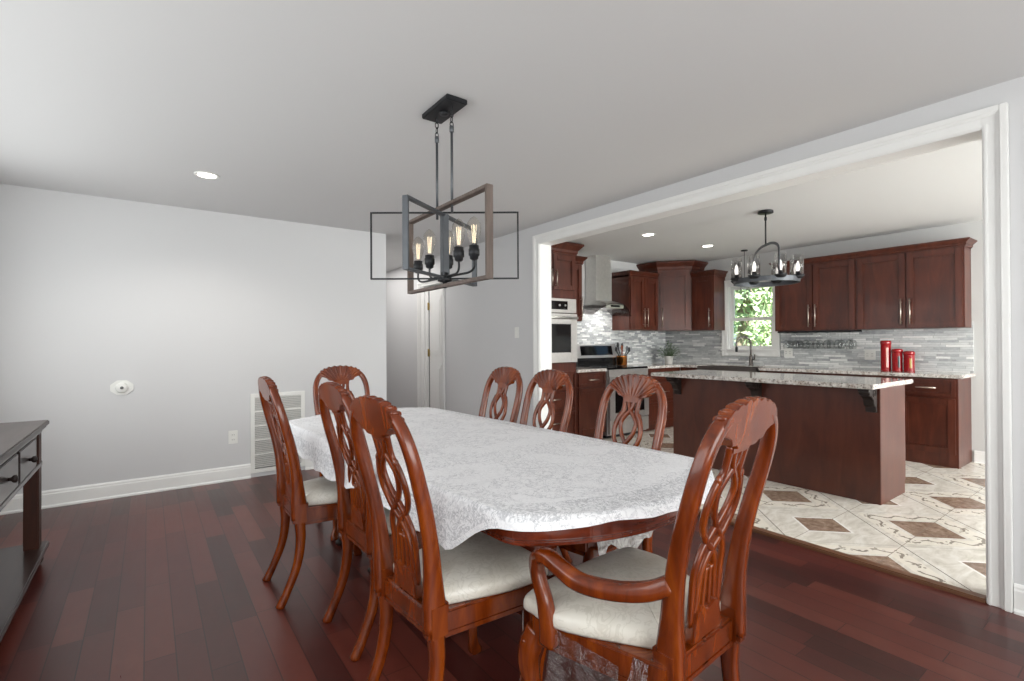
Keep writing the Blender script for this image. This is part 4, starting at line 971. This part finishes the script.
# ------------------------------------------------------------------ dining chairs (local: faces +y, origin on the floor under the back joint)
YBK = [(-.05, .02), (.25, .01), (.40, 0), (.50, -.004), (.62, -.014), (.74, -.036), (.86, -.068), (.98, -.1), (1.10, -.125)]
LEAN = 1.0
def yb(z):
    for (a, p), (b, q) in zip(YBK, YBK[1:]):
        if z <= b: return (p + (q - p) * (z - a) / (b - a)) * (LEAN if z > .5 else 1)
    return YBK[-1][1] * LEAN
def chair(name, label, arms=False, wide=0.0, group=None):
    t = thing(name, label, 'chair', (0, 0, 0), 0, group); wd = 'chairwood'
    bw = .165
    # back frame: two posts joined by an arch
    half = [(bw, .40), (bw, .48), (bw + .004, .56), (bw + .011, .66), (bw + .018, .76), (bw + .022, .84), (bw + .022, .90), (bw + .014, .955), (bw - .006, 1.0), (bw - .036, 1.03), (bw - .085, 1.05), (0, 1.056)]
    pts = [(x, yb(z), z) for x, z in half] + [(-x, yb(z), z) for x, z in half[-2::-1]]
    bm = BM(); sz = [(.040, .075), (.039, .072), (.036, .056), (.034, .048), (.034, .044), (.034, .042), (.034, .04), (.036, .038), (.036, .036), (.034, .034), (.026, .03), (.018, .026)]
    sweep(bm, cat(pts, 5), sz + sz[-2::-1], 'soft', up=(0, 1, .12), n=12)
    for s in (-1, 1): quad_box(bm, s * bw - .022, -.031, .375, s * bw + .022, .04, .482, .009)
    obj('back_frame', bm, wd, t)
    # crest with scalloped shell
    def mp(p): return Vector((p.x, yb(p.y) + p.z, p.y))
    low = [(.050, .962), (.062, .972), (.086, .974), (.098, .990), (.122, 1.0), (.146, 1.004)]
    top = []
    NL = 11
    for k in range(NL):
        for j in range(5):
            f = (k + j / 5) / NL; a = f * PI; top.append((.152 * math.cos(a), 1.014 + .062 * math.sin(a) ** .85 + .007 * abs(math.sin(PI * j / 5)) * math.sin(a)))
    top.append((-.152, 1.014))
    poly = [(x, z) for x, z in low] + top + [(-x, z) for x, z in low[::-1]]
    bm = BM(); prism(bm, poly, -.017, .016, .005, mp)
    for k in range(NL):
        a = (k + .5) / NL * PI; e = Vector((.150 * math.cos(a), 1.014 + .060 * math.sin(a) ** .85, 0)); b0 = Vector((.046 * math.cos(a), .968 + .006 * math.sin(a), 0))
        L = [b0, b0 * .5 + e * .5, e * .93 + b0 * .07, e]
        sweep(bm, [Vector((p.x, yb(p.y) + .013, p.y)) for p in L], [.008, .014, .021, .019], 'round', up=(0, 1, 0), n=8)
        ball(bm, (e.x, yb(e.y) + .001, e.y + .002), .0105 * (.7 + .3 * math.sin(a)), (1.05, 1.75, .9), 10, 6)
    obj('crest', bm, wd, t)
    # pierced splat
    bm = BM()
    def st(p, w=.021, dpt=.016):
        P = cat([(x, 0, z) for x, z in p], 6); sweep(bm, [(q.x, yb(q.z) + .004, q.z) for q in P], (w, dpt) if not isinstance(w, list) else [(a, dpt) for a in w], 'soft', up=(0, 1, .12), n=8)
    for s in (-1, 1):
        st([(s * .046, .968), (s * .042, .93), (s * .043, .895), (s * .066, .86), (s * .082, .81), (s * .074, .76), (s * .040, .715), (0, .685), (s * -.026, .65), (s * -.040, .60), (s * -.045, .55), (s * -.052, .50)], [.024, .022, .026, .03, .024, .022, .022, .022, .022, .022, .024, .03])
        st([(s * .014, .968), (s * .013, .935), (0, .905), (s * -.026, .878), (s * -.046, .845), (s * -.038, .80), (s * -.013, .762), (s * .016, .732), (s * .048, .70), (s * .068, .655), (s * .070, .59), (s * .070, .50)], .021)
        st([(s * .012, .64), (s * .014, .58), (s * .018, .50)], .015)
        ball(bm, (s * .060, yb(.882) + .003, .882), .012, (1, .7, 1.1), 10, 8)
    prism(bm, [(.076, .455), (.072, .50), (.058, .535), (.03, .545), (0, .53), (-.03, .545), (-.058, .535), (-.072, .50), (-.076, .455)], -.01, .016, .004, mp)
    prism(bm, [(.044, .945), (.054, .975), (-.054, .975), (-.044, .945)], -.006, .014, .003, mp)
    obj('splat', bm, wd, t)
    # seat frame, cushion
    fw = .220 + wide; rw = bw + .008 + wide * .4; SF = .425
    sp = [(-rw, -.012), (rw, -.012), (fw, SF - .05), (fw - .03, SF - .005), (fw * .5, SF + .012), (0, SF + .018), (-fw * .5, SF + .012), (-fw + .03, SF - .005), (-fw, SF - .05)]
    bm = BM(); prism(bm, sp, .385, .448, .006); prism(bm, [(x * .985, y * .985 + .002) for x, y in sp], .366, .387, .004)
    obj('seat_frame', bm, wd, t)
    bm = BM(); cen = Vector((0, SF * .5, 0)); ring = []
    iw = bw - .024
    cp = cat([(-iw, .022, 0), (0, .02, 0), (iw, .022, 0), (iw + .012, .05, 0), (fw - .004, SF * .6, 0), (fw + .002, SF - .05, 0), (fw - .03, SF + .008, 0), (0, SF + .026, 0), (-fw + .03, SF + .008, 0), (-fw - .002, SF - .05, 0), (-fw + .004, SF * .6, 0), (-iw - .012, .05, 0)], 5, True)
    for f, z in ((.985, .449), (1.0, .456), (1.0, .470), (.985, .482), (.95, .491), (.85, .499), (.6, .507), (.3, .511)):
        ring.append([bm.verts.new(((p.x - cen.x) * f, cen.y + (p.y - cen.y) * f, z)) for p in cp])
    n = len(cp)
    for A, B in zip(ring, ring[1:]):
        for k in range(n): bm.faces.new((A[k], A[(k + 1) % n], B[(k + 1) % n], B[k])).smooth = True
    bm.faces.new(ring[0][::-1]); c0 = bm.verts.new((0, cen.y, .512))
    for k in range(n): bm.faces.new((ring[-1][k], ring[-1][(k + 1) % n], c0)).smooth = True
    obj('cushion', bm, 'brocade', t)
    # legs
    for s in (-1, 1):
        bm = BM(); sweep(bm, cat([(s * bw, 0, .41), (s * bw, .006, .30), (s * (bw + .002), -.012, .18), (s * (bw + .004), -.055, .07), (s * (bw + .004), -.09, .0)], 6), [(.04, .052), (.036, .046), (.032, .04), (.03, .036), (.034, .04)], 'soft', up=(0, 1, 0), n=10)
        obj('leg', bm, wd, t)
    for s in (-1, 1):
        fx = fw - .03; bm = BM()
        sweep(bm, cat([(s * fx, SF - .04, .40), (s * (fx + .012), SF - .024, .345), (s * (fx + .015), SF - .018, .28), (s * (fx + .002), SF - .035, .16), (s * (fx - .002), SF - .036, .07), (s * (fx + .01), SF - .02, .02), (s * (fx + .012), SF - .015, .0)], 6), [.058, .066, .056, .038, .032, .048, .046], 'soft', up=(0, 1, 0), n=10)
        for k in range(6): ball(bm, (s * (fx + .036 - .003 * k), SF - .02 - .004 * k, .365 - .021 * k), .0075 - .0006 * k, (1, 1, 1), 8, 6)
        obj('leg', bm, wd, t)
    if arms:
        for s in (-1,):
            aw = fw + .005
            P = cat([(s * (bw + .004), -.012, .642), (s * (bw + .03), .045, .612), (s * (bw + .066), .115, .600), (s * aw, .19, .608), (s * (aw + .012), .250, .630), (s * (aw + .012), .300, .643), (s * (aw + .008), .338, .630), (s * (aw + .002), .350, .592), (s * aw, .338, .55), (s * (aw + .0), .322, .515), (s * (aw - .004), .312, .45), (s * (aw - .006), .312, .395)], 6)
            bm = BM(); sweep(bm, P, [(.046, .046), (.046, .046), (.044, .048), (.042, .048), (.038, .048), (.038, .046), (.038, .042), (.038, .04), (.04, .038), (.044, .038), (.05, .04), (.056, .04)], 'soft', up=(1, 0, 0), n=12)
            obj('armrest', bm, wd, t)
        bm = BM(); lathe(bm, [(.005, 0), (.005, .002), (0, .003)], (bw + .021, -.012, .645), 10, 'x'); obj('screw_hole', bm, 'dark', t)
    return t
def film_sheet(parent, x, y0, y1, z0, z1, amp, seed, tilt=0.03, nrm=-1, mt='film'):
    rnd = random.Random(seed); bm = BM(); nu, nv = 22, 12; g = []
    ph = [rnd.uniform(0, 6) for _ in range(6)]
    for i in range(nu + 1):
        u = i / nu; row = []
        for j in range(nv + 1):
            v = j / nv; lowz = z1 + (z0 - z1) * (1 + .22 * math.sin(u * 9 + ph[0]) + .12 * math.sin(u * 23 + ph[1]))
            z = z1 + (lowz - z1) * v
            w = amp * v * (math.sin(u * 14 + ph[2] + v * 3) + .6 * math.sin(u * 31 + ph[3] - v * 5) + .35 * math.sin(v * 17 + u * 9 + ph[4]))
            row.append(bm.verts.new((x + nrm * (.004 + tilt * v) + w, y0 + (y1 - y0) * u, z)))
        g.append(row)
    for i in range(nu):
        for j in range(nv): bm.faces.new((g[i][j], g[i + 1][j], g[i + 1][j + 1], g[i][j + 1])).smooth = True
    o = obj('plastic_cover', bm, mt, parent); o['label'] = 'clear crinkled plastic wrap'; return o
GC = 'cherry dining chairs around the table'
c0 = chair('dining_chair', 'nearest cherry side chair on the left of the table', group=GC)
c0.location = (.668, 1.485, 0); c0.rotation_euler = (0, 0, -PI / 2 + math.radians(4))
dup(c0, (.735, 2.125, 0), -PI / 2 + math.radians(2), 'middle cherry side chair on the left of the table')
dup(c0, (.585, 2.71, 0), -PI / 2, 'cherry side chair pulled out at the far left of the table, nearest the outlet')
dup(c0, (1.15, 3.62, 0), PI, 'cherry side chair at the far end of the table in front of the grille')
dup(c0, (1.825, 2.72, 0), PI / 2, 'cherry side chair on the kitchen side nearest the hall')
dup(c0, (1.825, 2.25, 0), PI / 2, 'cherry side chair in the middle of the kitchen side')
r3 = dup(c0, (1.855, 1.645, 0), PI / 2, 'cherry side chair on the kitchen side in front of the range')
film_sheet(r3, -.226, .06, .41, .395, .492, .006, 5, tilt=.03, mt='film_thick')
LEAN = 1.08
ac = chair('dining_armchair', 'cherry armchair with cream seat and clear plastic wrap at the near end of the table', True, .05, GC)
ac.location = (1.195, .775, 0); ac.scale = (1, 1, 1.02); ac.rotation_euler = (0, 0, math.radians(5))
film_sheet(ac, -.264, .075, .30, .29, .445, .007, 3)
film_sheet(ac, -.205, .03, .075, .36, .445, .004, 8)
